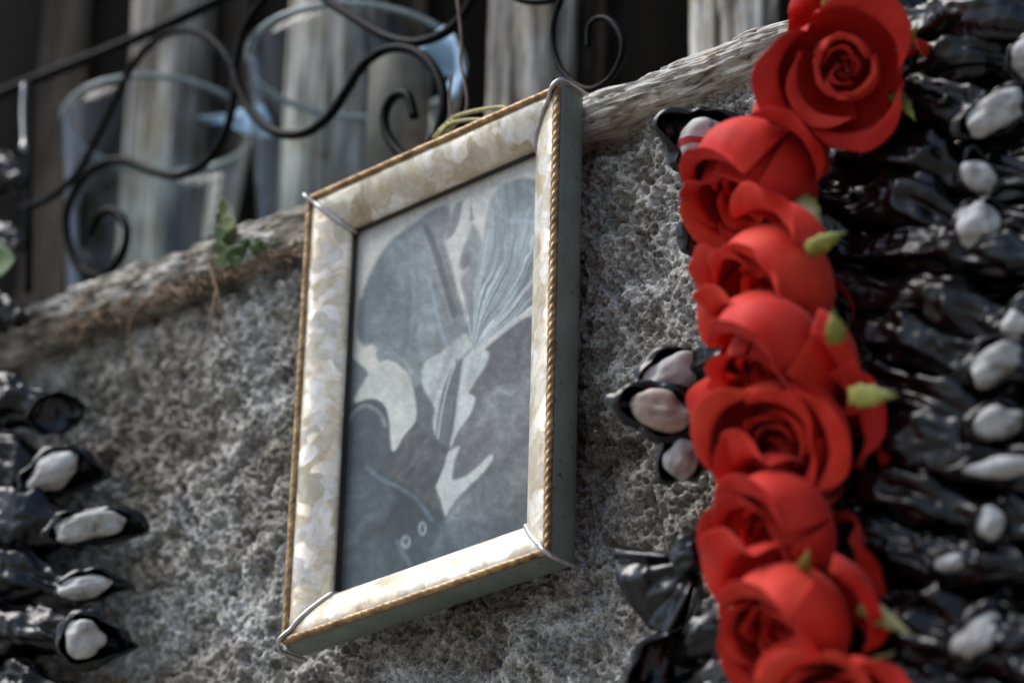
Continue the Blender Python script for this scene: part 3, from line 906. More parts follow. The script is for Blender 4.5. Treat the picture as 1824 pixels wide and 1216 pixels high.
    put(poly(C([(30, 560), (70, 575), (112, 616), (88, 664), (60, 720), (20, 700)]), 5), tone(112, 118, 120, 8))
    fl = fbm2((U * .8 + W * .6 + 18 * n1) / 24, (U * .6 - W * .8) / 120, 2, 19, .5)
    put(.9 * poly(C([(182, 836), (214, 790), (243, 746), (264, 772), (306, 812), (326, 850), (304, 900), (296, 926), (312, 990), (270, 960), (220, 920), (158, 880)]), 6), tone(92, 92, 89, 24, fl))
    put(.6 * poly(C([(236, 880), (276, 862), (296, 890), (284, 930), (240, 928), (216, 900)]), 12), tone(52, 54, 54, 14, fl))
    put(poly(C([(62, 770), (84, 712), (118, 690), (150, 700), (166, 740), (176, 810), (160, 850), (110, 840), (70, 830)]), 6), tone(66, 73, 78, 26, flow2))
    line([(60, 745), (82, 715), (112, 702), (146, 722), (162, 756)], 7, .7, (150, 152, 150))
    line([(80, 790), (110, 770), (140, 790), (156, 826)], 9, .3, (112, 118, 122))
    # pale sleeve and wrist
    put(poly(C([(76, 684), (94, 650), (130, 602), (166, 577), (210, 600), (234, 640), (246, 734), (214, 782), (180, 824), (172, 732), (156, 696), (120, 678), (84, 694)]), 4), tone(204, 203, 197, 6) + glow(220, 640, 24, 50, -22) + glow(130, 640, 40, 30, -14) + glow(200, 720, 24, 60, 4))
    line([(150, 600), (178, 630), (186, 690)], 8, .35, (180, 180, 176))
    # hand with spread fingers
    put(poly(C([(297, 922), (318, 872), (330, 832), (340, 822), (362, 812), (358, 830), (350, 850), (344, 895), (352, 902), (385, 888), (420, 858), (446, 834), (453, 846), (430, 880), (398, 912), (366, 944), (340, 976), (324, 998), (312, 962)]), 4), tone(203, 204, 199, 6) + glow(340, 960, 30, 30, -10))
    put(.45 * poly(C([(326, 996), (368, 950), (420, 920), (400, 950), (350, 1000)]), 9), tone(166, 168, 168, 8))
    for rx_, ry_, a_, b_ in ((217, 1071, 15, 20), (262, 1034, 13, 21)):
        e = np.hypot((U - rx_) / a_, (W - ry_) / b_) + 0.12 * n2
        put(.7 * sstep(1.3, .7, e), tone(176, 182, 180, 14, n2))
        put(.8 * sstep(0.6, .25, e), tone(84, 90, 92, 10))
    # pale blue streaks: glass reflections painted into the print's colour
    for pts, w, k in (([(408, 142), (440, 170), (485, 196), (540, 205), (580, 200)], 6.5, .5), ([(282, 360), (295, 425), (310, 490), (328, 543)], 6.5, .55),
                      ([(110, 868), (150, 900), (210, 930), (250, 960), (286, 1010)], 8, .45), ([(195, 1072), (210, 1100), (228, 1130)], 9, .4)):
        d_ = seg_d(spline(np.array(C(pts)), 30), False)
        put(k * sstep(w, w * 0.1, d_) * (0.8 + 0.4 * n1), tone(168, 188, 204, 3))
    base[:] *= (1 + 0.045 * n2 + 0.03 * fbm2(PX / 5, PY / 5, 2, 61))[..., None]
    return np.clip(base, 12, 245)
def seg(d, w):
    return sstep(w, w * 0.25, d)
nx, nz = 270, 440
px_ = np.linspace(-ow, ow, nx); pz_ = np.linspace(-oh, oh, nz)
GX, GZ = np.meshgrid(px_, pz_, indexing="ij")
PYV = 0.0128
V = np.stack([GX, 0 * GX + PYV, GZ], -1)
# sheet coordinates: the homography between the sheet and the drawing used above
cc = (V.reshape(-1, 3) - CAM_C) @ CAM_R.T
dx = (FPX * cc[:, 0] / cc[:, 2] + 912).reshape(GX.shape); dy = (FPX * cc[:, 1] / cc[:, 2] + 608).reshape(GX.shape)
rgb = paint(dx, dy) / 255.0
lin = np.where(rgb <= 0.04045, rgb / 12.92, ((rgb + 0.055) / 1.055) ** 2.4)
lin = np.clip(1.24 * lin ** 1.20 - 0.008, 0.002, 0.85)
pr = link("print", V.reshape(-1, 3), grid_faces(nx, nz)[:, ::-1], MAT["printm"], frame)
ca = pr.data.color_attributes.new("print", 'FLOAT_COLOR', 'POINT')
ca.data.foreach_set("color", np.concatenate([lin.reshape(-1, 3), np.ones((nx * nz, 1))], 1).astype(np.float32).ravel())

# silver wire clips over the mitred corners
def corner(sx, sz, back):
    pts = []
    if back: pts += [(-0.0012, 0.0150), (-0.0016, 0.0075)]
    pts += [(-0.0014, -0.0008), (0.0016, -0.0038)]
    for (o, y) in prof[2:16:3]: pts.append((o, y - 0.0008))
    pts += [(0.0212, 0.0074), (0.0216, 0.0100)]
    P = spline([(sx * (hw - o), y, sz * (hh - o)) for o, y in pts], 60)
    V, F = tube(P, 0.00105, 10)
    link("corner_wire", V, F, MAT["silver"], frame)
corner(-1, 1, True); corner(1, 1, True); corner(1, -1, True); corner(-1, -1, True)
# yellow-green hanging loop twisted at the top rail
hl = spline([at(*q, 0.016) for q in [(772, 246), (790, 226), (812, 208), (850, 197), (893, 191), (905, 196)]], 60)
V, F = tube(hl, 0.0009, 8)
a = (V, F)
b = tube(spline([at(*q, 0.013) for q in [(778, 246), (800, 222), (830, 214), (858, 213)]], 40), 0.0008, 8)
c_ = tube(spline([at(x, y, 0.014) for x, y in [(783, 230), (792, 238), (790, 226), (800, 232), (798, 220), (808, 226), (806, 214)]], 60), 0.0008, 8)
V, F = merge(a, b, c_)
link("hanging_loop", V, F, MAT["ywire"], frame)

# ------------------------------------------------------------------ black plastic bundles and the white pieces in them
rng = np.random.default_rng(7)

def crumple(P, N, amp, sc, seed):
    """crease a surface: sharp ridged folds along the normals"""
    x, y, z = (P[..., i] * sc for i in range(3))
    w = 0.6 * vnoise3(x * .7, y * .7, z * .7, seed + 50)
    d = 0; a = 1.0
    for k in range(3):
        f = 2.0 ** k
        d = d + a * (0.55 - np.abs(vnoise3(x * f + w, y * f - w, z * f + w, seed + k)) * 1.6)
        a *= 0.42
    return P + N * (amp * d)[..., None]

def wrap_mesh(path, rad, seed, flat=0.8, seg_n=64, amp=0.0030):
    P = np.asarray(path); n = len(P)
    T, Nn, B = frames(P)
    th = np.linspace(0, 2 * np.pi, seg_n, endpoint=False)
    s = np.linspace(0, 1, n)
    Ls = np.concatenate([[0], np.cumsum(np.linalg.norm(np.diff(P, axis=0), axis=1))])[:, None]
    ct, st_ = np.cos(th)[None], np.sin(th)[None]
    warp = 0.9 * vnoise3(Ls * 45 + seed, ct * 1.1, st_ * 1.1 + 3 * seed, seed + 30)
    f1 = 1 - np.abs(vnoise3(Ls * 58 + warp + 0.5 * np.sin(th + seed)[None], ct * 1.0 + seed, st_ * 1.0, seed + 31)) * 1.9    # gathered folds round the roll
    f2 = 1 - np.abs(vnoise3(Ls * 115 + 2 * warp, ct * 1.9, st_ * 1.9 + seed, seed + 32)) * 1.9
    f3 = 1 - np.abs(vnoise3(Ls * 30 + warp, ct * 2.8 + 0.8 * warp, st_ * 2.8 + seed, seed + 33)) * 1.9              # lengthwise creases
    R = rad[:, None] * (0.86 + 0.26 * f1 + 0.07 * f2 + 0.16 * f3 * (1 - 0.5 * np.sin(s * 7 + seed)[:, None] ** 2))
    D = ct[..., None] * Nn[:, None] + st_[..., None] * B[:, None]
    V = P[:, None] + R[..., None] * D
    V = crumple(V, D, amp, 40, seed)
    F = [tuple(f) for f in grid_faces(n, seg_n, True)] + [tuple(range(seg_n))[::-1], tuple(range((n - 1) * seg_n, n * seg_n))]
    return V.reshape(-1, 3), F

def axes_for(tilt, face):
    """orthonormal axes: a = long axis, b = short axis, c = towards the opening"""
    c = RIGHT * face[0] + UPV * face[1] + TOCAM * face[2]; c = c / np.linalg.norm(c)
    a = RIGHT * math.cos(tilt) + UPV * math.sin(tilt)
    a = a - c * (a @ c); a /= np.linalg.norm(a)
    return a, np.cross(c, a), c

def pebble_mesh(cen, ra, rb, rc, ax3, seed, facey=0.0, n=40, m=56):
    ph = np.linspace(0, np.pi, n)[:, None]; th = np.linspace(0, 2 * np.pi, m, endpoint=False)[None]
    D = np.stack([np.sin(ph) * np.cos(th), np.sin(ph) * np.sin(th), np.cos(ph) + 0 * th], -1)
    r = 1 + 0.24 * vnoise3(D[..., 0] * 1.5 + seed, D[..., 1] * 1.5, D[..., 2] * 1.5, seed) + 0.06 * vnoise3(D[..., 0] * 3 + seed, D[..., 1] * 3, D[..., 2] * 3, seed + 1)
    if facey:
        x, y, z = D[..., 0], D[..., 1], D[..., 2]
        g = lambda cx, cy, s: np.exp(-(((x - cx) ** 2 + (y - cy) ** 2) / s ** 2)) * (z > 0)
        r = r + facey * (0.24 * g(0.12, 0, 0.17) + 0.12 * g(0.3, 0, 0.15) - 0.20 * g(-0.12, 0.33, 0.17) - 0.20 * g(-0.12, -0.33, 0.17) - 0.10 * g(0.50, 0, 0.11) + 0.08 * g(0.62, 0, 0.14) + 0.08 * g(-.35, 0, .4))
    a, b, c = ax3
    V = cen + (D[..., 0:1] * ra * a + D[..., 1:2] * rb * b + D[..., 2:3] * rc * c) * r[..., None]
    F = [tuple(f) for f in grid_faces(n, m, True)]
    return V.reshape(-1, 3), F

def hood_mesh(cen, ra, rb, rc, ax3, seed, tip=(0, 0), grow=1.20, lip=0.30, n=36, m=72, amp=0.0028):
    """crinkled pocket of film that cups a piece and stays open towards c; tip draws out one corner"""
    a, b, c = ax3
    ph = np.linspace(0.02, math.pi * (0.5 + lip * 0.5), n)[:, None]           # 0 = back pole
    th = np.linspace(0, 2 * np.pi, m, endpoint=False)[None]
    z = -np.cos(ph) + 0 * th
    s = np.sin(np.minimum(ph, math.pi * 0.52)) + 0 * th
    # the lip stands out again as a thin collar
    k = np.clip((ph - math.pi * 0.5) / (math.pi * lip * 0.5 + 1e-6), 0, 1)
    s = s * (1 + 0.05 * np.sin(k * math.pi) - 0.16 * k)
    x = np.cos(th) * s; y = np.sin(th) * s
    tx, ty = tip
    tl = math.hypot(tx, ty)
    if tl > 0:
        w = np.clip((np.cos(th) * tx + np.sin(th) * ty) / tl, 0, 1) ** 5 * (0.35 + 0.65 * np.clip((z + 1) / 1.3, 0, 1))
        x = x + tx * w; y = y + ty * w
    wavy = 1 + 0.10 * vnoise3(np.cos(th) * 2.2 + seed, np.sin(th) * 2.2, ph * 1.1, seed)
    V = cen + grow * wavy[..., None] * (x[..., None] * ra * a + y[..., None] * rb * b) + 1.25 * z[..., None] * rc * c
    Nn = V - cen; Nn = Nn / (np.linalg.norm(Nn, axis=-1, keepdims=True) + 1e-9)
    V = crumple(V, Nn, amp, 62, seed)
    return V.reshape(-1, 3), [tuple(f) for f in grid_faces(n, m, True)]

PEB_N = [0]
def bundle(label, group, mid, left, right, seed, rad=0.0092):
    """mid, left, right: (px, py, Y).  left/right end: dict with a pocket or None"""
    pm = at(*mid)
    g = thing("plastic_bundle", label, "bundle", pm, group)
    ends = []
    for e in (left, right):
        ends.append(at(*e["p"]))
    tucked = []
    for e, cen in zip((left, right), ends):
        if e.get("hood"):
            ax3 = axes_for(e.get("tilt", 0), e.get("face", (0, 0.1, 1)))
            tucked.append(cen - ax3[2] * (0.012 + 0.5 * min(e["r"]) * pxm(cen)))
        else: tucked.append(cen)
    m1 = 0.5 * (ends[0] + pm) + np.array([0, -0.002, 0.004]); m2 = 0.5 * (ends[1] + pm) + np.array([0, -0.002, 0.004])
    ctrl = [tucked[0], m1, pm, m2, tucked[1]]
    if right.get("hood") and right["p"][0] > 1600:
        q = right["p"]
        ctrl.append(at(q[0] + 60, q[1] + 4, q[2] + 0.010)); ctrl.append(at(q[0] + 150, q[1] + 14, q[2] + 0.010))
    path = spline(ctrl, 190)
    s = np.linspace(0, 1, 190)
    R = rad * (1 + 0.14 * np.sin(s * 9 + seed) + 0.10 * np.sin(s * 23 + 2 * seed)) * np.clip(0.35 + 3.2 * np.minimum(s, 1 - s), 0.35, 1)
    V, F = wrap_mesh(path, R, seed)
    link("wrap", V, F, MAT["plastic"], g)
    for e, cen in zip((left, right), ends):
        if e.get("hood"):
            ra, rb = e["r"][0] * pxm(cen), e["r"][1] * pxm(cen)
            rc = 0.55 * min(ra, rb) + 0.002
            ax3 = axes_for(e.get("tilt", 0), e.get("face", (0, 0.1, 1)))
            V, F = hood_mesh(cen, ra, rb, rc, ax3, seed + 40, e.get("tip", (0, 0)), e.get("grow", 1.26), e.get("lip", 0.3))
            h = link("hood", V, F, MAT["plastic"], g)
            md = h.modifiers.new("thickness", 'SOLIDIFY'); md.thickness = 0.0005
            if e.get("peb"):
                pc = cen + ax3[2] * rc * e.get("lift", 0.22)
                V, F = pebble_mesh(pc, ra * e.get("fit", 0.97), rb * e.get("fit", 0.97), rc, ax3, seed + 3, e.get("facey", 0.0))
                pe = link("white_pebble", V, F, MAT["tanmask" if e.get("facey") else "mask"])
                tag(pe, e["peb"], "pebble", "white pieces wrapped in the black plastic")
                if e.get("stripe"):
                    bm_ = V.reshape(40, 56, 3)
                    P = spline([pc + ax3[0] * ra * u + ax3[1] * rb * v + ax3[2] * rc * 0.0 for u, v in ((-1, 0.05), (-.5, .12), (0, .02), (.5, .1), (1, .2))], 30)
                    # painted band following the surface
                    band = []
                    for q in P:
                        d = q - pc
                        u = (d @ ax3[0]) / ra; v = (d @ ax3[1]) / rb
                        row = []
                        for dv in np.linspace(-0.13, 0.13, 6):
                            w = math.sqrt(max(0.0, 1 - min(0.97, u * u + (v + dv) ** 2)))
                            D = np.array([u, v + dv, w]); D /= np.linalg.norm(D)
                            rr = 1 + 0.24 * vnoise3(np.array([D[0] * 1.5 + seed + 3]), np.array([D[1] * 1.5]), np.array([D[2] * 1.5]), seed + 3) + 0.06 * vnoise3(np.array([D[0] * 3 + seed + 3]), np.array([D[1] * 3]), np.array([D[2] * 3]), seed + 4)
                            f = e.get("fit", 0.97)
                            row.append(pc + (D[0] * ra * f * ax3[0] + D[1] * rb * f * ax3[1] + D[2] * rc * ax3[2]) * (rr[0] + 0.035))
                        band.append(row)
                    link("painted_stripe", np.array(band).reshape(-1, 3), [tuple(f) for f in grid_faces(30, 6)], MAT["redpaint"], pe)
    return g

GR = "black plastic bundles of the right garland"
GL = "black plastic bundles of the left garland"
d2 = math.radians
YB = -0.012
def end(px, py, Y=YB, **k):
    d = dict(p=(px, py, Y)); d.update(k); return d
bundle("black crumpled plastic bundle at the very top right corner", GR, (1650, 40, YB), end(1560, 10), end(1860, 60), 1, 0.0094)
bundle("black plastic bundle beside the topmost rose", GR, (1640, 140, YB), end(1540, 110), end(1840, 108, hood=True, r=(42, 42), tilt=d2(20), peb="white piece cut by the right picture edge, topmost of all"), 2, 0.0094)
bundle("black plastic bundle holding the long white peanut-shaped piece", GR, (1560, 215, YB), end(1450, 250), end(1776, 200, YB - .006, hood=True, r=(66, 32), tilt=d2(28), peb="long white peanut-shaped piece near the top right corner"), 3)
bundle("black plastic bundle whose left hood shows a red-striped white piece", GR, (1520, 290, YB), end(1254, 256, YB - .004, hood=True, r=(50, 44), tilt=d2(8), tip=(-.35, .3), peb="round white piece with a red painted stripe beside the second rose", stripe=True, grow=1.38), end(1742, 318, YB - .004, hood=True, r=(28, 36), tilt=d2(50), tip=(.4, .4), peb="small white shard above the egg-shaped white piece"), 4)
bundle("glossy black plastic bundle holding the egg-shaped white piece", GR, (1560, 372, YB), end(1360, 400), end(1742, 408, YB - .006, hood=True, r=(42, 48), tilt=d2(0), peb="egg-shaped white piece near the right edge, level with the third rose"), 5)
bundle("black plastic bundle with a folded tip poking out left of the second rose", GR, (1540, 450, YB), end(1262, 436, YB - .004, hood=True, r=(48, 34), tilt=d2(-25), tip=(-.3, .2), grow=1.3, lip=.12), end(1850, 470), 6, 0.0094)
bundle("black plastic bundle ending at the small white piece by the right edge", GR, (1560, 540, YB), end(1330, 560), end(1806, 580, YB - .006, hood=True, r=(28, 28), tilt=d2(10), peb="small round white piece at the right edge above the smooth slanted one"), 7, 0.0094)
bundle("black plastic bundle whose pointed left hood holds a white shard", GR, (1500, 610, YB), end(1200, 668, YB - .006, hood=True, r=(60, 36), tilt=d2(28), tip=(-.6, .1), peb="bright white shard above the face-like piece, left of the roses"), end(1772, 648, YB - .008, hood=True, r=(54, 34), tilt=d2(30), peb="large smooth white piece, slanted, near the right edge"), 8)
bundle("black plastic bundle whose left hood wraps a tan face-like piece", GR, (1520, 700, YB - .004), end(1176, 732, YB - .016, hood=True, r=(62, 38), tilt=d2(-14), tip=(-.12, .0), grow=1.35, peb="tan plaster piece like a small face in a black hood, left of the roses", facey=0.9), end(1774, 754, YB - .008, hood=True, r=(50, 32), tilt=d2(18), peb="angular white piece near the right edge, below the smooth slanted one"), 9)
bundle("black plastic bundle with a pale piece poking out beside the fifth rose", GR, (1520, 790, YB), end(1214, 818, YB - .004, hood=True, r=(34, 36), tilt=d2(0), tip=(-.25, -.2), peb="half-hidden white piece under the face-like one"), end(1786, 832, YB - .008, hood=True, r=(72, 20), tilt=d2(3), peb="flat wide white piece lying level near the right edge"), 10)
bundle("black plastic bundle right of the sixth rose with a notched white piece", GR, (1540, 880, YB), end(1330, 900), end(1762, 932, YB - .008, hood=True, r=(25, 32), tilt=d2(-20), peb="notched white piece near the right edge, below the flat wide one"), 11, 0.0094)
bundle("black plastic bundle with a wide pleated fan left of the sixth rose", GR, (1480, 975, YB), end(1255, 1000, YB + .004), end(1694, 1002, YB - .010, hood=True, r=(30, 17), tilt=d2(12), peb="small white oval left of the notched piece, lower right"), 12, 0.0094)
bundle("black plastic bundle right of the lowest rose with a thick slanted white piece", GR, (1560, 1080, YB), end(1330, 1030, YB + .002, hood=True, r=(30, 30), tilt=0, peb="small pale piece half hidden beside the sixth rose"), end(1742, 1130, YB - .008, hood=True, r=(56, 31), tilt=d2(52), peb="thick slanted white piece in the lower right corner"), 13, 0.0094)
bundle("black plastic bundle pointing left at the bottom edge under the fan", GR, (1420, 1120, YB), end(1196, 1168, YB - .006, hood=True, r=(62, 44), tilt=d2(35), tip=(-.5, -.05), lip=.15, grow=1.2), end(1860, 1200), 14, 0.0094)
bundle("black plastic bundle along the bottom right edge of the picture", GR, (1480, 1215, YB), end(1180, 1250), end(1850, 1262), 15, 0.0094)

fan_owner = [o for o in COL.objects if o.get("label", "").startswith("black plastic bundle with a wide pleated fan")][0]
K = at(1250, 992, YB - 0.006)
edge_p = spline([at(x, y, yy) for x, y, yy in [(1092, 968, -.012), (1096, 1010, -.016), (1112, 1058, -.014), (1146, 1104, -.016), (1190, 1130, -.012), (1226, 1118, -.010), (1250, 1080, -.006)]], 90)
tt = np.linspace(0, 1, 34)[:, None, None]
V = K + (edge_p[None] - K) * tt
ph = np.linspace(0, 1, 90)[None]
V = V + TOCAM * ((0.0060 * np.sin(ph * 24 + 2 * np.sin(ph * 9)) + 0.004 * np.sin(ph * 11)) * np.linspace(0.15, 1, 34)[:, None])[..., None]
V = V + TOCAM * (0.010 * np.sin(np.linspace(0, 1, 34) * 2.6))[:, None, None]
V = crumple(V, np.broadcast_to(TOCAM, V.shape), 0.0022, 70, 9)
fo = link("pleated_fan", V.reshape(-1, 3), grid_faces(34, 90), MAT["plastic"], fan_owner)
md = fo.modifiers.new("thickness", 'SOLIDIFY'); md.thickness = 0.0005
kc = at(1232, 985, YB - 0.014)
V, F = pebble_mesh(kc, 0.0085, 0.0078, 0.008, axes_for(0.4, (0, 0, 1)), 77)
V = crumple(V, (V - kc) / 0.008, 0.0012, 90, 5)
link("knot", V, F, MAT["plastic"], fan_owner)

def film_sheet(x0, x1, z0, z1, y, seed, label):
    nx_, nz_ = 90, 170
    XX, ZZ = np.meshgrid(np.linspace(x0, x1, nx_), np.linspace(z0, z1, nz_), indexing="ij")
    V = np.stack([XX, y + 0 * XX, ZZ], -1)
    V = crumple(V, np.broadcast_to(np.array([0, -1.0, 0]), V.shape), 0.006, 34, seed)
    o = link("plastic_sheet", V.reshape(-1, 3), grid_faces(nx_, nz_)[:, ::-1], MAT["plastic"])
    md = o.modifiers.new("thickness", 'SOLIDIFY'); md.thickness = 0.0006
    tag(o, label, "plastic sheet")
film_sheet(at(1450, 600, 0.008)[0], at(1920, 600, 0.008)[0], -0.29, 0.115, 0.010, 5, "black plastic film hanging flat behind the rolls at the right edge")

YL = -0.004
bundle("topmost black plastic bundle at the left edge, beside the grille", GL, (-70, 330, YL + .02), end(-180, 340, YL + .02), end(34, 322, YL + .012), 21, 0.0125)
bundle("black plastic bundle at the left edge level with the beam", GL, (-70, 430, YL + .01), end(-180, 440, YL + .01), end(40, 440, YL + .006), 22, 0.0125)
bundle("black plastic bundle at the left edge just below the beam", GL, (-70, 570, YL), end(-180, 560, YL), end(40, 566, YL), 23, 0.0125)
bundle("black plastic bundle at the left edge with no white piece, above the others", GL, (-60, 735, YL), end(-180, 740), end(100, 735, YL - .006, hood=True, r=(52, 34), tilt=d2(10), lip=-.12, grow=1.2), 24, 0.0125)
bundle("uppermost black hood at the left holding a white piece", GL, (-90, 850, YL), end(-200, 850), end(92, 842, YL - .006, hood=True, r=(54, 33), tilt=d2(35), tip=(.55, -.75), peb="tilted white piece, uppermost in the left garland"), 25, 0.0125)
bundle("black plastic bundle at the left holding the longest white piece", GL, (-80, 950, YL), end(-200, 960), end(158, 938, YL - .006, hood=True, r=(68, 27), tilt=d2(12), tip=(.35, -.3), peb="longest white piece of the left garland, second from the top"), 26, 0.0125)
bundle("black plastic bundle at the left holding the thin white sliver", GL, (-80, 1048, YL), end(-200, 1060), end(152, 1046, YL - .006, hood=True, r=(48, 22), tilt=d2(12), tip=(.55, -.2), peb="thin white sliver in the left garland, third from the top"), 27, 0.0125)
bundle("lowest black hood at the left with a long pointed tip", GL, (-80, 1145, YL), end(-200, 1150), end(150, 1138, YL - .008, hood=True, r=(34, 38), tilt=d2(0), tip=(1.3, -.15), grow=1.35, peb="upright white half-moon piece, lowest in the left garland"), 28, 0.0125)
bundle("black plastic bundle at the bottom left corner", GL, (-80, 1230, YL), end(-200, 1240), end(130, 1236, YL), 29, 0.0125)

# ------------------------------------------------------------------ red fabric roses
def petal_mesh(scale, r_mul, h_mul, ang, span, curl, open_, seed, basis, cen, lean=0.0, nu=24, nv=28, point=0.05, close=1.0):
    u = np.linspace(-1, 1, nu)[:, None]; v = np.linspace(0, 1, nv)[None]
    cl = close
    pr = np.array([(0.10, 0.0), (0.58, 0.09), (0.90, 0.32), (1.0, 0.58), (0.97 - .05 * cl, 0.80), (0.95 - .18 * cl, 0.95), (0.94 - .25 * cl + .04 * curl, 1.03), (0.97 - .25 * cl + .12 * curl, 1.08), (1.00 - .25 * cl + .24 * curl, 1.10)])
    sp = spline(np.c_[pr, np.zeros(len(pr))], 220)
    # petals are round-topped: the corners stop short of the lip
    vmax = 1 - 0.24 * np.abs(u) ** 2.4 + 0 * v
    vv = v * vmax
    idx = np.clip(vv * 219, 0, 218.999); i0 = idx.astype(int); f = idx - i0
    r = sp[i0, 0] * (1 - f) + sp[i0 + 1, 0] * f
    h = sp[i0, 1] * (1 - f) + sp[i0 + 1, 1] * f
    h = h * h_mul
    r = r + 0.10 * curl * np.clip((vv - 0.80) / 0.2, 0, 1) ** 1.5 * (0.5 + vnoise3(u * 1.6 + 3 * seed, 0 * vv, 0 * vv + seed, seed + 8))
    r = r * r_mul + open_ * vv ** 1.6
    # overlap: one edge tucks in, the other stands out
    r = r * (1 + 0.05 * u * (0.4 + vv)) + 0.10 * vnoise3(u * 1.1 + seed, vv * 2.2, 0 * vv + seed * 1.7, seed) * vv
    h = h + 0.035 * vnoise3(u * 4.0 + seed, vv * 2, 0 * vv + seed, seed + 15) * vv ** 3 + 0.07 * vnoise3(u * 1.7 - seed, vv * 1.4, 0 * vv + seed * 2.3, seed + 5) * vv + point * np.exp(-(u / 0.25) ** 2) * vv ** 6
    r = r + 0.020 * vnoise3(u * 6 + seed, vv * 3, 0 * vv + 2 * seed, seed + 25) * vv + 0.006 * vnoise3(u * 16 + seed, vv * 5, 0 * vv, seed + 27) * vv ** 2
    th = ang + 0.5 * span * u * (1 - 0.12 * vv)
    x = r * np.cos(th); y = r * np.sin(th)
    if lean:
        # the whole petal flops outwards about its foot
        ca_, sa_ = math.cos(lean), math.sin(lean)
        ro = x * math.cos(ang) + y * math.sin(ang); ta = -x * math.sin(ang) + y * math.cos(ang)
        ro2 = ro * ca_ + h * sa_; h = -ro * sa_ + h * ca_
        x = ro2 * math.cos(ang) - ta * math.sin(ang); y = ro2 * math.sin(ang) + ta * math.cos(ang)
    X, Y_, Z_ = basis
    V = cen + scale * (x[..., None] * X + y[..., None] * Y_ + (h[..., None] - 0.70) * Z_)
    return V.reshape(-1, 3), grid_faces(nu, nv)

def rose(px, py, Y, rpx, axis, roll, seed, label, opened=0.12, sepals=(), height=1.5, flops=2):
    cen = at(px, py, Y)
    Rm = rpx * pxm(cen)
    Zx = RIGHT * axis[0] + UPV * axis[1] + TOCAM * axis[2]; Zx /= np.linalg.norm(Zx)
    Xx = np.cross(Zx, RIGHT * 0.3 + UPV); Xx /= np.linalg.norm(Xx)
    Yx = np.cross(Zx, Xx)
    basis = (Xx, Yx, Zx)
    g = thing("fabric_rose", label, "rose", cen - Zx * 0.70 * Rm, "red fabric roses on the right garland")
    rs = np.random.default_rng(seed)
    def add(r_mul, h_mul, ang, span, curl, open_, sd, lean=0.0, close=1.0, point=0.05):
        off = Rm * 0.055 * (rs.normal() * Xx + rs.normal() * Yx)
        V, F = petal_mesh(Rm, r_mul, h_mul, ang, span, curl, open_, sd, basis, cen + off, lean, close=close, point=point)
        o = link("petal", V, F, MAT["petal"], g)
        s = o.modifiers.new("thickness", 'SOLIDIFY'); s.thickness = 0.00025; s.offset = 0
        b = o.modifiers.new("smooth", 'SUBSURF'); b.levels = 1; b.render_levels = 1
    H = height
    for k in range(flops):                               # loose outer petals
        add(0.96, H * (0.80 + 0.10 * rs.random()), roll + 0.5 + k * 2.2 + rs.normal() * .3, 1.9, 0.8 + rs.random(), 0.05, seed * 10 + 50 + k, 0.30 + 0.5 * opened + 0.2 * rs.random(), 0.3, 0.16)
    for k in range(3):                                   # broad wrapping petals
        add(0.95, H * (0.98 + 0.08 * rs.random()), roll + k * 2.094 + rs.normal() * .18, 2.5, 0.5 + 1.1 * rs.random(), 0.02, seed * 10 + k, 0.05 + 0.35 * opened * rs.random(), 1.0 - opened)
    for k in range(3 if opened < 0.5 else 1):
        add(0.80, H * (0.96 + 0.06 * rs.random()), roll + 0.9 + k * 2.094 + rs.normal() * .2, 2.4, 0.7, 0.02, seed * 10 + 10 + k, 0.02, 0.9 - 0.7 * opened)
    for k in range(3):
        add(0.56, H * (0.78 + 0.05 * rs.random()), roll + 0.2 + k * 2.094 + rs.normal() * .2, 2.5, 0.5, 0.0, seed * 10 + 20 + k, 0.0, 0.8)
    for k in range(2):
        add(0.38, H * (0.72 + 0.05 * rs.random()), roll + 1.4 + k * 3.1, 3.0, 0.35, 0.0, seed * 10 + 30 + k, 0.0, 0.8)
    for k in range(2):
        add(0.22, H * (0.70 + 0.04 * rs.random()), roll + 0.5 + k * 3.14, 3.4, 0.25, 0.0, seed * 10 + 40 + k, 0.0, 0.8)
    # rolled heart
    t = np.linspace(0, 1, 60)[:, None]; hv = np.linspace(0, 1, 10)[None]
    rr = 0.03 + 0.10 * t; th = roll + t * 11
    hgt = H * (0.2 + (0.46 + 0.03 * np.sin(t * 20)) * hv)
    V = cen + Rm * ((rr * np.cos(th) + 0 * hv)[..., None] * Xx + (rr * np.sin(th) + 0 * hv)[..., None] * Yx + (hgt - 0.70)[..., None] * Zx)
    o = link("heart", V.reshape(-1, 3), grid_faces(60, 10), MAT["petal"], g)
    s = o.modifiers.new("thickness", 'SOLIDIFY'); s.thickness = 0.0005
    for (b0, b1, wpx, mt) in sepals:
        A0 = at(b0[0], b0[1], Y + b0[2]); A1 = at(b1[0], b1[1], Y + b1[2])
        n, m = 18, 9
        t = np.linspace(0, 1, n)[:, None]; q = np.linspace(-1, 1, m)[None]
        side = np.cross(A1 - A0, TOCAM); side /= np.linalg.norm(side)
        wd = wpx * pxm(A0) * (1 - t ** 1.6) ** 0.9 * (0.75 + 0.5 * np.sin(np.pi * t)) * (1 + 0.10 * np.sin(t * 23 + wpx))
        V = A0 + (A1 - A0) * t[..., None] + side * (wd * q)[..., None] + TOCAM * ((0.0028 * (1 - q ** 2)) * (1 - t) - 0.012 * (1 - t) ** 2)[..., None]
        o = link("sepal", V.reshape(-1, 3), grid_faces(n, m), MAT[mt], g)
        s = o.modifiers.new("thickness", 'SOLIDIFY'); s.thickness = 0.0007
    return g
YR = -0.045
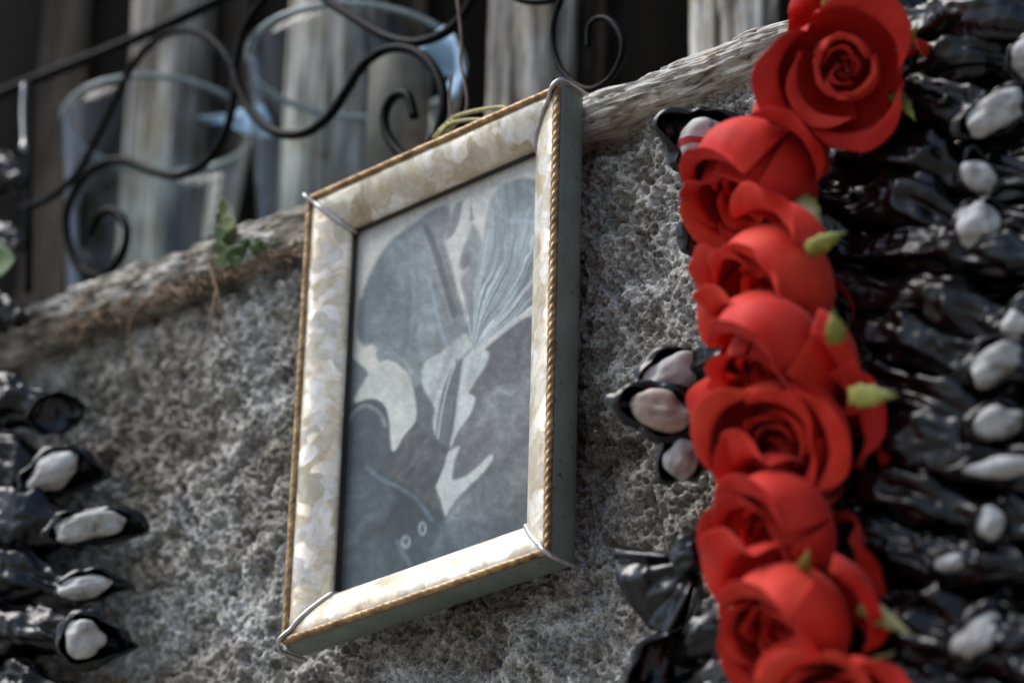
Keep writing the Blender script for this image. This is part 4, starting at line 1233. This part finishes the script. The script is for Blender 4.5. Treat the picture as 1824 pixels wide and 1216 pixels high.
rose(1503, 126, YR, 108, (-0.14, -0.10, 1.0), 0.4, 1, "topmost red fabric rose, wide open and facing the viewer", 0.75,
     [((1486, 22, -.010), (1474, -26, -.012), 17, "sepal"), ((1606, 96, .010), (1636, 40, .008), 12, "sepal"), ((1592, 156, .016), (1630, 214, .014), 15, "sepal")], 1.15, 3)
rose(1350, 318, YR + .004, 118, (-0.55, -0.66, 0.50), 1.0, 2, "second red rose from the top, tilted down left beside the striped piece", 0.12,
     [((1428, 350, -.012), (1466, 402, -.008), 20, "olive")], 1.35, 2)
rose(1388, 505, YR, 116, (-0.72, -0.42, 0.52), 2.0, 3, "third red rose from the top, with a pale sepal at its upper right", 0.15,
     [((1440, 446, -.022), (1508, 412, -.016), 17, "sepal"), ((1500, 590, .02), (1540, 600, .03), 12, "olive")], 1.3, 3)
rose(1388, 648, YR - .004, 116, (-0.62, -0.60, 0.52), 2.9, 4, "fourth red rose, just below the middle of the row", 0.15,
     [((1496, 612, -.024), (1482, 552, -.026), 19, "sepal"), ((1516, 706, -.012), (1598, 704, -.008), 21, "sepal")], 1.3, 3)
rose(1392, 800, YR, 126, (-0.42, -0.14, 0.85), 3.7, 5, "fifth red rose from the top, broad, with curled right petal", 0.35, (), 1.2, 3)
rose(1390, 948, YR + .002, 114, (-0.66, -0.32, 0.62), 4.4, 6, "sixth red rose from the top, its heart turned left", 0.15,
     [((1430, 1030, -.016), (1440, 978, -.020), 13, "sepal")], 1.3, 3)
rose(1408, 1108, YR, 120, (-0.60, -0.45, 0.62), 5.2, 7, "seventh red rose, lowest whole one above the bottom edge", 0.2,
     [((1536, 1080, .0), (1626, 1130, .0), 19, "olive"), ((1556, 1192, .0), (1594, 1160, .0), 13, "olive")], 1.3, 3)
rose(1500, 1270, YR, 116, (-0.35, 0.15, 0.85), 5.9, 8, "lowest red rose, cut off by the bottom edge", 0.3, (), 1.4, 2)

# ------------------------------------------------------------------ small plant, roots and leaves on the beam
def leaf_mesh(base, tip, wid, cup=0.25, n=14, m=9, roll=0.0):
    base = np.asarray(base); tip = np.asarray(tip)
    L = tip - base; ln = np.linalg.norm(L); L = L / ln
    side = np.cross(L, TOCAM); side /= np.linalg.norm(side)
    nrm = np.cross(side, L)
    side, nrm = side * math.cos(roll) + nrm * math.sin(roll), nrm * math.cos(roll) - side * math.sin(roll)
    t = np.linspace(0, 1, n)[:, None]; q = np.linspace(-1, 1, m)[None]
    w = wid * np.sin(np.pi * t ** 0.8) ** 0.75 * (1 + 0.10 * np.sin(t * 34))
    V = base + L * (ln * t)[..., None] + side * (w * q)[..., None] + nrm * (cup * w * q ** 2 - 0.2 * wid * np.sin(np.pi * t))[..., None]
    return V.reshape(-1, 3), grid_faces(n, m)
def leaf(par, b, t, w, Y, mt, roll=0.0):
    A0 = at(b[0], b[1], Y); A1 = at(t[0], t[1], Y - 0.004)
    V, F = leaf_mesh(A0, A1, w * pxm(A0), roll=roll)
    o = link("leaf", V, F, MAT[mt], par)
    s = o.modifiers.new("thickness", 'SOLIDIFY'); s.thickness = 0.0004
pl = thing("wall_plant", "small green plant with round leaves rooted on the beam left of the frame", "plant", at(410, 470, 0.016))
V, F = tube(spline([at(x, y, 0.014) for x, y in [(412, 478), (406, 440), (398, 410), (400, 380), (397, 360)]], 30), np.linspace(0.0009, 0.0005, 30), 7)
link("stem", V, F, MAT["leaf"], pl)
for b, t, w, mt, r in [((400, 385), (394, 354), 11, "paleleaf", .5), ((398, 392), (384, 382), 8, "leaf", .2), ((392, 402), (420, 392), 15, "paleleaf", .1), ((404, 440), (384, 402), 14, "leaf", .3),
                       ((402, 436), (420, 404), 12, "leaf", -.5), ((410, 462), (384, 436), 13, "leaf", .4), ((408, 466), (434, 438), 15, "leaf", -.3), ((402, 474), (384, 458), 10, "paleleaf", .3), ((412, 470), (412, 440), 11, "leaf", .1), ((414, 472), (428, 460), 9, "leaf", 0)]:
    leaf(pl, b, t, w, 0.011, mt, r)
p2 = thing("wall_plant", "tiny sprig of moss-green leaves between the plant and the frame", "plant", at(455, 455, 0.016))
for k in range(16):
    bx_, by_ = 430 + 42 * rng.random(), 455 - 22 * rng.random() * 1
    a = rng.random() * 6.28
    leaf(p2, (bx_, by_), (bx_ + 12 * math.cos(a), by_ - abs(9 * math.sin(a)) - 3), 5, 0.012, "leaf" if k % 3 else "paleleaf", rng.normal() * .5)
lf = thing("creeper_leaf", "green leaf at the left edge against the black plastic", "leaf", at(0, 480, -0.02))
leaf(lf, (-30, 470), (26, 462), 30, -0.024, "leaf", .2)
leaf(lf, (-30, 440), (8, 436), 18, -0.020, "leaf", -.3)

ROOTS = [([(372, 470), (382, 500), (392, 540), (402, 585), (405, 602)], 2.6, "forked dry root hanging from the beam below the plant"),
         ([(384, 520), (378, 560), (368, 600), (352, 632), (338, 645)], 2.4, "dark thin root curving left below the plant"),
         ([(290, 500), (268, 530), (240, 555), (230, 585), (232, 625), (238, 648)], 3.0, "long curved tan root in the middle of the beam's left half"),
         ([(175, 560), (155, 578), (142, 600), (135, 625)], 3.4, "short tan root left of the long curved one"),
         ([(40, 590), (56, 604), (60, 620), (52, 640), (44, 655)], 3.8, "hooked tan root at the far left under the beam"),
         ([(165, 505), (150, 530), (138, 548), (118, 562)], 3.0, "pale rootlet lying across the beam at the left"),
         ([(340, 490), (346, 500), (343, 520)], 2.2, "tiny root stub beside the forked root"),
         ([(300, 505), (320, 525), (330, 532)], 2.2, "tiny rootlet under the beam right of the long curved one")]
for pts, w, lab in ROOTS:
    P = spline([at(x, y, 0.0175 - 0.004 * math.sin(k)) for k, (x, y) in enumerate(pts)], 40)
    V, F = tube(P, np.linspace(w, w * 0.5, 40) * pxm(P[0]) , 7)
    o = link("dry_root", V, F, MAT["root"])
    tag(o, lab, "root", "roots hanging from the beam")
# tangle of dry fibres along the underside of the beam
Vs = []; Fs = []
parts = []
for k in range(150):
    x0 = 40 + 500 * rng.random(); y0 = 604 - 0.335 * (x0 - 40) + rng.normal() * 7
    a = rng.normal() * 0.7 - 0.3; L = 10 + 22 * rng.random()
    pts = [at(x0 + L * math.cos(a) * t + 3 * rng.normal(), y0 - L * math.sin(a) * t + 3 * rng.normal(), 0.0165 + 0.002 * rng.normal()) for t in (0, .35, .7, 1)]
    P = spline(pts, 9)
    parts.append(tube(P, 0.00025 + 0.0002 * rng.random(), 5))
V, F = merge(*parts)
o = link("dry_moss", V, F, MAT["root"])
tag(o, "brown dry root fibres tangled along the underside of the beam", "moss", kind="stuff")
